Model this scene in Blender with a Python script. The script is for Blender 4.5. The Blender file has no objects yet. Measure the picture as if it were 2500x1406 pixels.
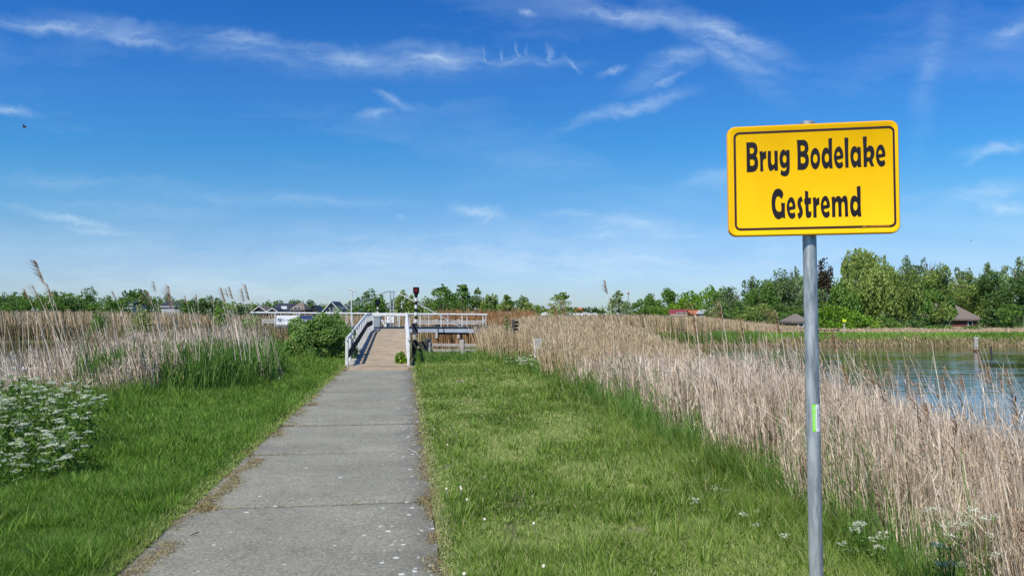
import bpy, bmesh, math, random
import numpy as np
from mathutils import Vector, Matrix
from mathutils.geometry import delaunay_2d_cdt

random.seed(7)
rng = np.random.default_rng(7)
S = bpy.context.scene
COL = S.collection
R = math.radians

# ------------------------------------------------------------------ camera, sky, sun, exposure
F = 1850.0                       # focal length in pixels of a 2500 px wide picture
EYE = 1.6
PITCH = math.atan(65 / F)
cam_d = bpy.data.cameras.new('camera')
cam_d.sensor_width = 36
cam_d.lens = 36 * F / 2500
cam_d.clip_end = 20000
cam_d.clip_start = 0.05
cam = bpy.data.objects.new('camera', cam_d)
COL.objects.link(cam)
cam.location = (0, 0, EYE)
cam.rotation_euler = (math.pi / 2 + PITCH, 0, 0)
S.camera = cam

SUN_EL, SUN_AZ = 50.0, 36.0      # elevation; angle to the left of straight behind the camera
sx, sy, sz = -math.sin(R(SUN_AZ)) * math.cos(R(SUN_EL)), -math.cos(R(SUN_AZ)) * math.cos(R(SUN_EL)), math.sin(R(SUN_EL))
sun_d = bpy.data.lights.new('sun', 'SUN')
sun_d.energy = 4.6
sun_d.angle = R(0.5)
sun_d.color = (1.0, 0.94, 0.84)
sun = bpy.data.objects.new('sun', sun_d)
COL.objects.link(sun)
sun.rotation_euler = Vector((sx, sy, sz)).to_track_quat('Z', 'Y').to_euler()

W = bpy.data.worlds.new('World')
S.world = W
W.use_nodes = True
S.view_settings.view_transform = 'Standard'
S.view_settings.look = 'None'
S.view_settings.exposure = 0.28
S.view_settings.gamma = 1.0
SKY_STRENGTH = 0.123


class NT:
    """small helper to write node trees tersely"""
    def __init__(self, tree):
        self.t = tree

    def n(self, typ, ins=None, **props):
        nd = self.t.nodes.new(typ)
        for k, v in props.items():
            setattr(nd, k, v)
        for k, v in (ins or {}).items():
            s = nd.inputs[k]
            if isinstance(v, bpy.types.NodeSocket):
                self.t.links.new(v, s)
            else:
                s.default_value = v
        return nd

    def m(self, op, a, b=None, c=None, clamp=False):
        d = {0: a}
        if b is not None:
            d[1] = b
        if c is not None:
            d[2] = c
        return self.n('ShaderNodeMath', d, operation=op, use_clamp=clamp).outputs[0]

    def ramp(self, fac, stops):
        nd = self.n('ShaderNodeValToRGB', {0: fac})
        cr = nd.color_ramp
        while len(cr.elements) < len(stops):
            cr.elements.new(0.5)
        for e, (p, c) in zip(cr.elements, stops):
            e.position = p
            e.color = (*c, 1) if len(c) == 3 else c
        return nd.outputs[0]

    def mix(self, fac, a, b, blend='MIX'):
        nd = self.n('ShaderNodeMix', data_type='RGBA', blend_type=blend)
        for s, v in ((nd.inputs[0], fac), (nd.inputs[6], a), (nd.inputs[7], b)):
            if isinstance(v, bpy.types.NodeSocket):
                self.t.links.new(v, s)
            else:
                s.default_value = v if not isinstance(v, tuple) or len(v) == 4 else (*v, 1)
        return nd.outputs[2]


def ray(px, py):
    """direction in the world through a photo pixel, scaled to y = 1"""
    a, b = (px - 1250) / F, (703 - py) / F
    c, s = math.cos(PITCH), math.sin(PITCH)
    v = Vector((a, c - b * s, s + b * c))
    return v / v.y


def P(px, py, Y):
    d = ray(px, py)
    return Vector((d.x * Y, Y, EYE + d.z * Y))


# sky: Nishita + cirrus drawn by direction, far away in the air
wt = NT(W.node_tree)
W.node_tree.nodes.clear()
sky = wt.n('ShaderNodeTexSky', sky_type='NISHITA', sun_disc=False, sun_elevation=R(SUN_EL),
           sun_rotation=math.atan2(sx, sy), altitude=0, air_density=1.0, dust_density=0.35, ozone_density=3.0)
tc = wt.n('ShaderNodeTexCoord')
sep = wt.n('ShaderNodeSeparateXYZ', {0: tc.outputs['Generated']})
yy = wt.m('MAXIMUM', sep.outputs[1], 0.05)
U = wt.m('DIVIDE', sep.outputs[0], yy)
V = wt.m('DIVIDE', sep.outputs[2], yy)
uv = wt.n('ShaderNodeCombineXYZ', {0: U, 1: V})
w1 = wt.n('ShaderNodeTexNoise', {'Vector': uv.outputs[0], 'Scale': 9.0, 'Detail': 6.0, 'Roughness': 0.62})
wsub = wt.n('ShaderNodeVectorMath', {0: w1.outputs['Color'], 1: (0.5, 0.5, 0.5)}, operation='SUBTRACT')
wsc = wt.n('ShaderNodeVectorMath', {0: wsub.outputs[0], 'Scale': 0.045}, operation='SCALE')
wuv = wt.n('ShaderNodeVectorMath', {0: uv.outputs[0], 1: wsc.outputs[0]}, operation='ADD').outputs[0]
w3 = wt.n('ShaderNodeTexNoise', {'Vector': uv.outputs[0], 'Scale': 48.0, 'Detail': 4.0, 'Roughness': 0.6})
wsub3 = wt.n('ShaderNodeVectorMath', {0: w3.outputs['Color'], 1: (0.5, 0.5, 0.5)}, operation='SUBTRACT')
wsc3 = wt.n('ShaderNodeVectorMath', {0: wsub3.outputs[0], 'Scale': 0.014}, operation='SCALE')
wuv = wt.n('ShaderNodeVectorMath', {0: wuv, 1: wsc3.outputs[0]}, operation='ADD').outputs[0]
STROKES = [(190, 66, 4, 250, 20, .50), (330, 92, 9, 120, 16, .45), (610, 105, 9, 190, 22, .42), (840, 130, 5, 210, 24, .50),
           (1060, 132, 3, 130, 30, .55), (1260, 143, 2, 150, 12, .45), (1560, 42, 8, 190, 24, .48), (1770, 80, 22, 160, 32, .55),
           (1820, 140, 28, 110, 26, .30), (1640, 155, -28, 120, 30, .42), (1560, 252, -14, 130, 18, .45), (1440, 285, -20, 80, 16, .30),
           (1180, 132, 70, 22, 6, .5), (1225, 132, 75, 22, 5, .5), (1268, 134, 72, 24, 5, .5), (1290, 138, 78, 20, 5, .4), (1345, 134, 70, 22, 6, .5), (1390, 150, 40, 26, 6, .4), (1290, 38, 20, 24, 9, .4), (1500, 165, -20, 40, 9, .35), (1740, 120, 30, 120, 14, .4), (1500, 30, 14, 120, 10, .45), (1640, 190, -30, 70, 12, .4), (965, 242, 25, 45, 12, .42), (915, 277, -12, 45, 13, .38), (30, 272, 8, 70, 12, .38), (1165, 522, 12, 65, 18, .55), (1190, 540, -40, 40, 14, .4),
           (1560, 555, 8, 160, 34, .50), (1470, 575, -8, 110, 26, .42), (1420, 525, 4, 90, 16, .45), (1690, 578, 0, 60, 12, .35), (170, 532, 12, 160, 14, .50), (240, 560, 4, 140, 14, .30), (2270, 180, 100, 170, 30, .16),
           (2470, 78, -20, 60, 24, .40), (2440, 355, -8, 90, 18, .45), (2390, 375, -30, 40, 12, .3), (2400, 470, -14, 120, 26, .42), (2440, 498, 8, 80, 18, .55), (1745, 435, -8, 70, 20, .34), (2200, 480, -4, 120, 20, .22), (700, 490, 3, 300, 18, .22), (975, 536, 10, 14, 8, .5),
           (330, 510, 5, 330, 26, .13), (1300, 640, 1, 1100, 75, .48), (600, 690, 0, 900, 60, .42), (1900, 610, 3, 600, 40, .36), (300, 610, -2, 500, 30, .26), (900, 585, 3, 500, 22, .26), (150, 440, 4, 260, 24, .18), (1750, 115, 38, 190, 40, .34), (330, 75, 10, 200, 34, .22), (1000, 150, 2, 260, 40, .26), (620, 130, 10, 200, 40, .22)]
tot = None
for (cx, cy, ang, a, b, s) in STROKES:
    d0 = ray(cx, cy)
    th = -R(ang)
    a_, b_ = a / F, b / F
    mp = wt.n('ShaderNodeMapping', {'Vector': wuv, 'Location': (d0.x, d0.z, 0), 'Rotation': (0, 0, th), 'Scale': (a_, b_, 1)},
              vector_type='TEXTURE')
    ln = wt.n('ShaderNodeVectorMath', {0: mp.outputs[0]}, operation='LENGTH').outputs['Value']
    # smooth falloff
    mk = wt.m('MULTIPLY', wt.m('POWER', wt.m('SUBTRACT', 1.0, wt.m('MULTIPLY', ln, 0.62), clamp=True), 1.7), s * 1.9)
    tot = mk if tot is None else wt.m('MAXIMUM', tot, mk)
# fibres, stretched along the wind
mpf = wt.n('ShaderNodeMapping', {'Vector': wuv, 'Rotation': (0, 0, R(-7)), 'Scale': (7, 46, 1)})
fib = wt.n('ShaderNodeTexNoise', {'Vector': mpf.outputs[0], 'Scale': 1.0, 'Detail': 8.0, 'Roughness': 0.66})
mpg = wt.n('ShaderNodeMapping', {'Vector': wuv, 'Rotation': (0, 0, R(24)), 'Scale': (6, 26, 1)})
fib2 = wt.n('ShaderNodeTexNoise', {'Vector': mpg.outputs[0], 'Scale': 1.3, 'Detail': 7.0, 'Roughness': 0.62})
ff = wt.m('ADD', wt.m('MULTIPLY', fib.outputs['Fac'], 0.6), wt.m('MULTIPLY', fib2.outputs['Fac'], 0.4))
fm = wt.n('ShaderNodeMapRange', {'Value': ff, 'From Min': 0.40, 'From Max': 0.66}).outputs[0]
cl = wt.m('MULTIPLY', tot, wt.m('MULTIPLY_ADD', fm, 0.85, 0.15))
# faint veil everywhere
mpv = wt.n('ShaderNodeMapping', {'Vector': wuv, 'Rotation': (0, 0, R(-5)), 'Scale': (1.6, 7, 1)})
veil = wt.n('ShaderNodeTexNoise', {'Vector': mpv.outputs[0], 'Scale': 1.0, 'Detail': 6.0, 'Roughness': 0.6})
vm = wt.n('ShaderNodeMapRange', {'Value': veil.outputs['Fac'], 'From Min': 0.5, 'From Max': 0.8, 'To Max': 0.30}).outputs[0]
cl = wt.m('ADD', cl, vm, clamp=True)
SKYC = wt.n('ShaderNodeHueSaturation', {'Hue': 0.507, 'Saturation': 1.22, 'Value': 1.0, 'Color': sky.outputs[0]}).outputs[0]
# clear deep air: the blue deepens faster with height than the model's
air = wt.ramp(wt.m('MULTIPLY', V, 2.0, clamp=True), [(0.0, (.508, .62, .907)), (.128, (.485, .60, .85)), (.236, (.497, .666, .82)), (.34, (.421, .713, .841)),
                                       (.452, (.308, .715, .887)), (.62, (.309, .692, .943)), (.82, (.215, .62, .945))])
SKYC = wt.mix(1.0, SKYC, air, 'MULTIPLY')
mixed = wt.mix(wt.m('MULTIPLY', cl, 0.74), SKYC, (4.7, 5.9, 6.9, 1))
bg = wt.n('ShaderNodeBackground', {'Color': mixed, 'Strength': SKY_STRENGTH})
wo = wt.n('ShaderNodeOutputWorld', {0: bg.outputs[0]})


# ------------------------------------------------------------------ materials
def bsdf(nt, color, rough=0.7, **kw):
    d = {'Base Color': color if isinstance(color, bpy.types.NodeSocket) else (*color, 1), 'Roughness': rough}
    d.update(kw)
    return nt.n('ShaderNodeBsdfPrincipled', d)


def newmat(name):
    m = bpy.data.materials.new(name)
    m.use_nodes = True
    m.node_tree.nodes.clear()
    return m, NT(m.node_tree)


def out(nt, sh):
    nt.n('ShaderNodeOutputMaterial', {0: sh.outputs[0]})


def mat(name, c1, c2=None, rough=0.7, scale=6.0, bump=0.0, bscale=None, stretch=(1, 1, 1), metal=0.0, **kw):
    """paint / wood / stone: two tones mixed by noise, optional bump"""
    m, nt = newmat(name)
    t = nt.n('ShaderNodeTexCoord')
    mp = nt.n('ShaderNodeMapping', {'Vector': t.outputs['Object'], 'Scale': stretch})
    nz = nt.n('ShaderNodeTexNoise', {'Vector': mp.outputs[0], 'Scale': scale, 'Detail': 8.0, 'Roughness': 0.6})
    c2 = c2 or tuple(x * 0.75 for x in c1)
    col = nt.ramp(nz.outputs['Fac'], [(0.35, c2), (0.62, c1)])
    args = {'Metallic': metal}
    args.update(kw)
    if bump:
        nb = nt.n('ShaderNodeTexNoise', {'Vector': mp.outputs[0], 'Scale': bscale or scale * 4, 'Detail': 6.0})
        bp = nt.n('ShaderNodeBump', {'Height': nb.outputs['Fac'], 'Strength': bump, 'Distance': 0.01})
        args['Normal'] = bp.outputs[0]
    out(nt, bsdf(nt, col, rough, **args))
    return m


def leafmat(name, stops, transl=0.35, rough=0.55):
    """plants: colour from the per-blade 'tint', thin and a little translucent"""
    m, nt = newmat(name)
    at = nt.n('ShaderNodeAttribute', attribute_name='tint')
    col = nt.ramp(at.outputs['Fac'], stops)
    p = bsdf(nt, col, rough, **{'Specular IOR Level': 0.25})
    tr = nt.n('ShaderNodeBsdfTranslucent', {'Color': nt.mix(1.0, col, (1.0, 1.1, 0.6, 1), 'MULTIPLY')})
    mx = nt.n('ShaderNodeMixShader', {0: transl, 1: p.outputs[0], 2: tr.outputs[0]})
    out(nt, mx)
    return m


M = {}
M['white'] = mat('white_paint', (.72, .72, .70), (.58, .58, .55), 0.45, 5, 0.15)
M['black'] = mat('black_paint', (.02, .021, .025), (.012, .012, .015), 0.85, 5, **{'Specular IOR Level': .12})
M['steel'] = mat('galvanised_steel', (.52, .54, .53), (.24, .27, .28), 0.46, 11, 0.15, metal=0.5, stretch=(5, 5, .8))
M['girder'] = mat('grey_steel_paint', (.42, .47, .53), (.33, .37, .42), 0.5, 2, 0.1)
M['dark'] = mat('dark_steel', (.04, .045, .055), (.02, .02, .025), 0.55, 3)
M['wood'] = mat('weathered_wood', (.50, .47, .42), (.30, .28, .25), 0.85, 3, 0.5, stretch=(1, 8, 8))
M['darkwood'] = mat('dark_timber', (.07, .065, .06), (.03, .03, .028), 0.8, 4, 0.4)
M['sand_deck'] = mat('sanded_deck', (.36, .285, .188), (.25, .20, .135), 0.95, 2.5, 0.5, 60)
M['greywood'] = mat('grey_deck_wood', (.42, .41, .39), (.28, .27, .25), 0.9, 3, 0.4, stretch=(1, 6, 1))
M['yellow'] = mat('yellow_retroreflective', (.98, .56, .001), (.90, .49, .002), 0.38, 5, stretch=(1, 1, .35), **{'Specular IOR Level': .18})
M['amber'] = mat('amber_rim', (.90, .42, .012), (.86, .40, .012), 0.22, 2)
M['letter'] = mat('letter_film', (.016, .014, .017), (.012, .011, .013), 0.55, 4, **{'Specular IOR Level': .2})
M['brownline'] = mat('border_line', (.045, .014, .006), (.04, .012, .006), 0.4, 4)
M['banner'] = mat('banner_white', (.82, .82, .82), (.74, .74, .75), 0.6, 3)
M['navy'] = mat('banner_navy', (.02, .05, .16), (.015, .04, .13), 0.6, 3)
M['teal'] = mat('teal_print', (.02, .35, .38), (.02, .30, .34), 0.6, 3)
M['grey_print'] = mat('grey_print', (.16, .2, .22), (.14, .18, .2), 0.6, 3)
M['lime'] = mat('lime_sticker', (.22, .72, .03), (.20, .68, .03), 0.4, 3)
M['red'] = mat('red_print', (.6, .02, .02), (.55, .02, .02), 0.5, 3)
M['lampyel'] = mat('fluor_yellow', (.72, .80, .02), (.68, .76, .02), 0.5, 3)
M['glass'] = mat('dark_glass', (.03, .035, .045), (.02, .025, .03), 0.12, 3)
M['slate'] = mat('dark_roof_tiles', (.035, .037, .05), (.022, .023, .03), 0.6, 3, 0.4, stretch=(1, 1, 6))
M['thatch'] = mat('reed_thatch', (.20, .165, .135), (.12, .10, .085), 0.95, 3, 0.6, stretch=(5, 5, 1))
M['brick'] = mat('red_brick', (.17, .06, .045), (.11, .04, .03), 0.9, 6, 0.3)
M['orange_tile'] = mat('orange_tiles', (.50, .13, .05), (.38, .10, .04), 0.8, 3, 0.3)
M['maroon_tile'] = mat('maroon_tiles', (.22, .04, .04), (.16, .03, .03), 0.7, 3, 0.3)
M['plank_dark'] = mat('tarred_planks', (.03, .028, .028), (.018, .017, .017), 0.8, 4, 0.2)
M['render'] = mat('grey_render', (.42, .42, .42), (.34, .34, .34), 0.8, 2)
M['bark'] = mat('bark', (.13, .105, .08), (.06, .05, .04), 0.95, 5, 0.6, stretch=(3, 3, 1))
M['soil'] = mat('grey_soil', (.24, .21, .15), (.11, .10, .06), 1.0, 20, 0.9, 60)
M['feather'] = mat('bird_feathers', (.10, .09, .08), (.04, .04, .04), 0.8, 10)
M['stone'] = mat('stone', (.4, .38, .34), (.26, .25, .22), 0.9, 20, 0.5)

g = [(0, (.056, .120, .012)), (.35, (.120, .245, .026)), (.65, (.26, .43, .07)), (.88, (.34, .48, .12)), (1, (.44, .37, .18))]
M['grass'] = leafmat('grass_blades', g, 0.42)
g2 = [(0, (.070, .120, .014)), (.35, (.168, .275, .034)), (.65, (.30, .44, .085)), (.85, (.45, .50, .18)), (1, (.62, .54, .34))]
M['grass_olive'] = leafmat('grass_blades_olive', g2, 0.42)
M['shoots'] = leafmat('green_reed_blades', [(0, (.06, .14, .025)), (.6, (.13, .26, .045)), (1, (.24, .36, .09))], 0.35)
M['reed'] = leafmat('dry_reed', [(0, (0.102, 0.073, 0.049)), (.25, (0.284, 0.215, 0.148)), (.6, (0.568, 0.452, 0.339)), (1, (0.882, 0.757, 0.616))], 0.15, 0.6)
M['reed_far'] = leafmat('dry_reed_far', [(0, (.085, .095, .03)), (.25, (.24, .19, .09)), (.6, (.49, .36, .22)), (1, (.72, .57, .38))], 0.15, 0.6)
M['plume'] = leafmat('reed_plume', [(0, (.10, .06, .045)), (.4, (.30, .18, .11)), (1, (.62, .42, .26))], 0.25)
M['rusty_plume'] = leafmat('rusty_plume', [(0, (.18, .09, .04)), (.5, (.46, .25, .13)), (1, (.72, .50, .32))], 0.3)
M['dry_moss'] = leafmat('dry_moss', [(0, (.12, .10, .04)), (.5, (.30, .22, .11)), (.8, (.48, .36, .21)), (1, (.22, .30, .06))], 0.2)
M['rust'] = leafmat('rusty_reed', [(0, (.15, .085, .03)), (.5, (.38, .20, .085)), (1, (.52, .33, .16))], 0.15)
M['petal'] = leafmat('white_umbels', [(0, (.50, .54, .34)), (.5, (.72, .74, .60)), (1, (.85, .85, .80))], 0.3)
M['stemgreen'] = leafmat('green_stems', [(0, (.06, .13, .02)), (1, (.17, .28, .05))], 0.35)
TM = {
    'dark': leafmat('leaves_dark', [(0, (0.046, 0.098, 0.023)), (.6, (0.102, 0.192, 0.047)), (1, (0.186, 0.296, 0.074))]),
    'mid': leafmat('leaves_mid', [(0, (0.071, 0.145, 0.023)), (.6, (0.144, 0.262, 0.048)), (1, (0.240, 0.374, 0.072))]),
    'bright': leafmat('leaves_bright', [(0, (0.079, 0.174, 0.013)), (.6, (0.185, 0.337, 0.026)), (1, (0.304, 0.488, 0.048))]),
    'olive': leafmat('leaves_olive', [(0, (0.118, 0.177, 0.036)), (.6, (0.250, 0.332, 0.078)), (1, (0.404, 0.473, 0.149))]),
    'blue': leafmat('leaves_bluish', [(0, (0.091, 0.149, 0.055)), (.6, (0.167, 0.248, 0.092)), (1, (0.274, 0.373, 0.156))]),
    'pale': leafmat('leaves_pale', [(0, (0.156, 0.211, 0.096)), (.6, (0.276, 0.352, 0.160)), (1, (0.442, 0.510, 0.256))]),
    'copper': leafmat('leaves_copper', [(0, (0.029, 0.022, 0.015)), (.6, (0.065, 0.047, 0.030)), (1, (0.114, 0.093, 0.045))]),
    'bush': leafmat('leaves_elder', [(0, (0.094, 0.176, 0.036)), (.6, (0.220, 0.362, 0.090)), (1, (0.439, 0.571, 0.180))], 0.35),
}


# ------------------------------------------------------------------ object helpers
def tag(o, label=None, cat=None, group=None, kind=None):
    if label:
        o['label'] = label
    if cat:
        o['category'] = cat
    if group:
        o['group'] = group
    if kind:
        o['kind'] = kind
    return o


def wloc(o):
    v = Vector((0, 0, 0))
    while o is not None:
        v += o.location
        o = o.parent
    return v


def empty(name, loc, label, cat, group=None):
    o = bpy.data.objects.new(name, None)
    COL.objects.link(o)
    o.location = loc
    o.empty_display_size = 0.2
    return tag(o, label, cat, group)


def link_mesh(name, me, m, parent=None, smooth=False):
    for x in (m if isinstance(m, (list, tuple)) else [m]):
        me.materials.append(x)
    if smooth:
        me.polygons.foreach_set('use_smooth', np.ones(len(me.polygons), bool))
    o = bpy.data.objects.new(name, me)
    COL.objects.link(o)
    if parent is not None:
        o.parent = parent
    return o


class MB:
    """collects shapes in world coordinates, links them as one mesh object"""
    def __init__(self):
        self.v, self.f, self.mi = [], [], []

    def add(self, vs, fs, mi=0):
        k = len(self.v)
        self.v += [Vector(p) for p in vs]
        self.f += [tuple(i + k for i in f) for f in fs]
        self.mi += [mi] * len(fs)
        return self

    def bar(self, a, b, w, h, up=(0, 0, 1), mi=0, bev=0.0):
        """box from a to b, w wide (sideways), h high"""
        a, b = Vector(a), Vector(b)
        d = (b - a).normalized()
        up = Vector(up)
        s = d.cross(up)
        if s.length < 1e-4:
            s = d.cross(Vector((0, 1, 0)))
        s.normalize()
        u = s.cross(d).normalized()
        if bev <= 0:
            prof = [(-w / 2, -h / 2), (w / 2, -h / 2), (w / 2, h / 2), (-w / 2, h / 2)]
        else:
            e = bev
            prof = [(-w / 2 + e, -h / 2), (w / 2 - e, -h / 2), (w / 2, -h / 2 + e), (w / 2, h / 2 - e), (w / 2 - e, h / 2),
                    (-w / 2 + e, h / 2), (-w / 2, h / 2 - e), (-w / 2, -h / 2 + e)]
        n = len(prof)
        vs = [p + s * x + u * z for p in (a, b) for x, z in prof]
        fs = [(i, (i + 1) % n, n + (i + 1) % n, n + i) for i in range(n)] + [tuple(range(n))[::-1], tuple(range(n, 2 * n))]
        return self.add(vs, fs, mi)

    def box(self, c, dim, mi=0, yaw=0.0, bev=0.0):
        c = Vector(c)
        d = Vector((math.cos(yaw), math.sin(yaw), 0))
        return self.bar(c - d * dim[0] / 2, c + d * dim[0] / 2, dim[1], dim[2], mi=mi, bev=bev)

    def tube(self, pts, rad, n=8, mi=0, cap=True):
        pts = [Vector(p) for p in pts]
        rad = rad if isinstance(rad, (list, tuple)) else [rad] * len(pts)
        vs, fs = [], []
        ref = None
        for i, p in enumerate(pts):
            d = (pts[min(i + 1, len(pts) - 1)] - pts[max(i - 1, 0)]).normalized()
            if ref is None:
                ref = d.orthogonal().normalized()
            s = (ref - d * ref.dot(d)).normalized()
            ref = s
            u = d.cross(s)
            for k in range(n):
                a = 2 * math.pi * k / n
                vs.append(p + (s * math.cos(a) + u * math.sin(a)) * rad[i])
        for i in range(len(pts) - 1):
            for k in range(n):
                fs.append((i * n + k, i * n + (k + 1) % n, (i + 1) * n + (k + 1) % n, (i + 1) * n + k))
        if cap:
            fs.append(tuple(range(n))[::-1])
            fs.append(tuple((len(pts) - 1) * n + k for k in range(n)))
        return self.add(vs, fs, mi)

    def prism(self, poly, mat4, t, mi=0):
        """polygon (x, z) extruded t thick along local y, placed by a matrix"""
        n = len(poly)
        vs = [mat4 @ Vector((x, 0, z)) for x, z in poly] + [mat4 @ Vector((x, t, z)) for x, z in poly]
        fs = [(i, (i + 1) % n, n + (i + 1) % n, n + i) for i in range(n)] + [tuple(range(n))[::-1], tuple(range(n, 2 * n))]
        return self.add(vs, fs, mi)

    def build(self, name, m, parent=None, smooth=False, label=None):
        off = wloc(parent) if parent is not None else Vector((0, 0, 0))
        me = bpy.data.meshes.new(name)
        me.from_pydata([p - off for p in self.v], [], self.f)
        me.polygons.foreach_set('material_index', self.mi)
        me.update()
        bm = bmesh.new()
        bm.from_mesh(me)
        bmesh.ops.recalc_face_normals(bm, faces=bm.faces)
        bm.to_mesh(me)
        bm.free()
        o = link_mesh(name, me, m, parent)
        if smooth:
            me.polygons.foreach_set('use_smooth', np.ones(len(me.polygons), bool))
            me.set_sharp_from_angle(angle=R(35))
        if label:
            o['label'] = label
        return o


def np_mesh(name, verts, quads=None, tris=None, tint=None, m=None, parent=None):
    """fast mesh from arrays"""
    me = bpy.data.meshes.new(name)
    verts = np.asarray(verts, np.float32).reshape(-1, 3)
    if parent is not None:
        verts = verts - np.array(wloc(parent), np.float32)
    qs = np.zeros((0, 4), np.int32) if quads is None else np.asarray(quads, np.int32)
    ts = np.zeros((0, 3), np.int32) if tris is None else np.asarray(tris, np.int32)
    idx = np.concatenate([qs.ravel(), ts.ravel()])
    starts = np.concatenate([np.arange(len(qs)) * 4, len(qs) * 4 + np.arange(len(ts)) * 3])
    me.vertices.add(len(verts))
    me.vertices.foreach_set('co', verts.ravel())
    me.loops.add(len(idx))
    me.loops.foreach_set('vertex_index', idx.astype(np.int32))
    me.polygons.add(len(starts))
    me.polygons.foreach_set('loop_start', starts.astype(np.int32))
    me.update(calc_edges=True)
    if tint is not None:
        at = me.attributes.new('tint', 'FLOAT', 'POINT')
        at.data.foreach_set('value', np.asarray(tint, np.float32))
    return link_mesh(name, me, m, parent)


def ribbon_arrays(base, h, w, lean, tint, segs=3, pw=1.8, tipw=0.0, az=None, droop=0.0):
    """upright blades: N ribbons with segs segments"""
    n = len(base)
    if az is None:
        az = rng.uniform(0, np.pi, n)
    side = np.stack([np.cos(az), np.sin(az), np.zeros(n)], 1)
    V_, k = [], segs + 1
    for i in range(k):
        t = i / segs
        c = base.copy()
        c[:, :2] += lean * (h * t ** pw)[:, None]
        c[:, 2] += h * (t - droop * t ** 3)
        ww = w * (1 - t * (1 - tipw)) ** 0.8 * 0.5 if i else w * 0.5
        V_ += [c - side * ww[:, None], c + side * ww[:, None]]
    verts = np.stack(V_, 1).reshape(-1, 3)
    o = (np.arange(n) * 2 * k)[:, None]
    q = np.concatenate([o + np.array([2 * i, 2 * i + 1, 2 * i + 3, 2 * i + 2]) for i in range(segs)], 0)
    return verts, q, np.repeat(tint, 2 * k)


def quad_leaves(c, size, tint, up_bias=0.0, stretch=1.6, axis=None):
    """leaf-sized diamonds at c"""
    n = len(c)
    a = rng.normal(size=(n, 3)) if axis is None else axis + rng.normal(size=(n, 3)) * 0.35
    a /= np.linalg.norm(a, axis=1)[:, None]
    b = rng.normal(size=(n, 3))
    b -= a * np.sum(a * b, 1)[:, None]
    b /= np.linalg.norm(b, axis=1)[:, None]
    s = (size if np.ndim(size) else np.full(n, size))[:, None]
    a = a * s * stretch * 0.5
    b = b * s * 0.5
    verts = np.stack([c - a, c + b, c + a, c - b], 1).reshape(-1, 3)
    q = (np.arange(n) * 4)[:, None] + np.array([0, 1, 2, 3])
    return verts, q, np.repeat(tint, 4)


class Soup:
    def __init__(self):
        self.v, self.q, self.t, self.n = [], [], [], 0

    def add(self, a):
        v, q, t = a
        self.v.append(v)
        self.q.append(q + self.n)
        self.t.append(t)
        self.n += len(v)

    def build(self, name, m, parent=None):
        return np_mesh(name, np.concatenate(self.v), np.concatenate(self.q), None, np.clip(np.concatenate(self.t), 0, 1), m, parent)


def vnoise(x, y, s, seed=0):
    """smooth value noise 0..1"""
    r = np.random.default_rng(seed).random((64, 64))
    x, y = np.asarray(x) / s + 1000, np.asarray(y) / s + 1000
    xi, yi = np.floor(x).astype(int), np.floor(y).astype(int)
    fx, fy = x - xi, y - yi
    fx, fy = fx * fx * (3 - 2 * fx), fy * fy * (3 - 2 * fy)
    g_ = lambda i, j: r[i % 64, j % 64]
    return (g_(xi, yi) * (1 - fx) * (1 - fy) + g_(xi + 1, yi) * fx * (1 - fy) + g_(xi, yi + 1) * (1 - fx) * fy + g_(xi + 1, yi + 1) * fx * fy)


def text_mesh(s, size, mat4, m, parent, name='lettering', depth=0.001, align='CENTER', fit=None):
    cu = bpy.data.curves.new(name, 'FONT')
    cu.body = s
    cu.size = size
    cu.extrude = depth
    cu.align_x = align
    cu.align_y = 'CENTER'
    cu.resolution_u = 3
    o = bpy.data.objects.new(name, cu)
    COL.objects.link(o)
    dg = bpy.context.evaluated_depsgraph_get()
    me = bpy.data.meshes.new_from_object(o.evaluated_get(dg))
    bpy.data.objects.remove(o)
    if fit:
        xs = [v.co.x for v in me.vertices]
        k = fit / (max(xs) - min(xs))
        for v in me.vertices:
            v.co.x *= k
    off = wloc(parent)
    for v in me.vertices:
        v.co = (mat4(v.co) if callable(mat4) else mat4 @ v.co) - off
    me.materials.clear()
    return link_mesh(name, me, m, parent)


# ------------------------------------------------------------------ terrain and water
ZW = -0.9
W_LAKE = [(5.2, -30), (4.2, 3), (4.0, 5), (4.1, 8), (4.4, 12), (4.9, 16), (5.6, 22), (6.3, 28), (7.5, 38), (9, 50), (11, 59.5), (16.5, 60), (30, 61.5), (48, 60), (70, 55), (240, 45), (240, -30)]
W_CANAL = [(0.8, 33.5), (-1.2, 31.2), (-3.2, 30.6), (-4.3, 32.5), (-4.9, 37.5), (-8, 36.5), (-12, 33.5), (-14.6, 27.5), (-12.0, 20.5), (-10.4, 17), (-11.5, 15.2), (-16, 14), (-90, 10), (-90, 66), (-22, 71), (-16, 64), (-12, 58), (0.8, 57)]


def sdist(poly, x, y):
    """signed distance: positive inside the polygon"""
    x, y = np.asarray(x, float), np.asarray(y, float)
    d = np.full(x.shape, 1e9)
    ins = np.zeros(x.shape, bool)
    n = len(poly)
    for i in range(n):
        (x0, y0), (x1, y1) = poly[i], poly[(i + 1) % n]
        ex, ey = x1 - x0, y1 - y0
        t = np.clip(((x - x0) * ex + (y - y0) * ey) / (ex * ex + ey * ey), 0, 1)
        d = np.minimum(d, np.hypot(x - x0 - t * ex, y - y0 - t * ey))
        c = ((y0 > y) != (y1 > y)) & (x < (x1 - x0) * (y - y0) / (y1 - y0 + 1e-12) + x0)
        ins ^= c
    return np.where(ins, d, -d)


def water_in(x, y):
    return np.maximum(sdist(W_LAKE, x, y), sdist(W_CANAL, x, y))


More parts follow.
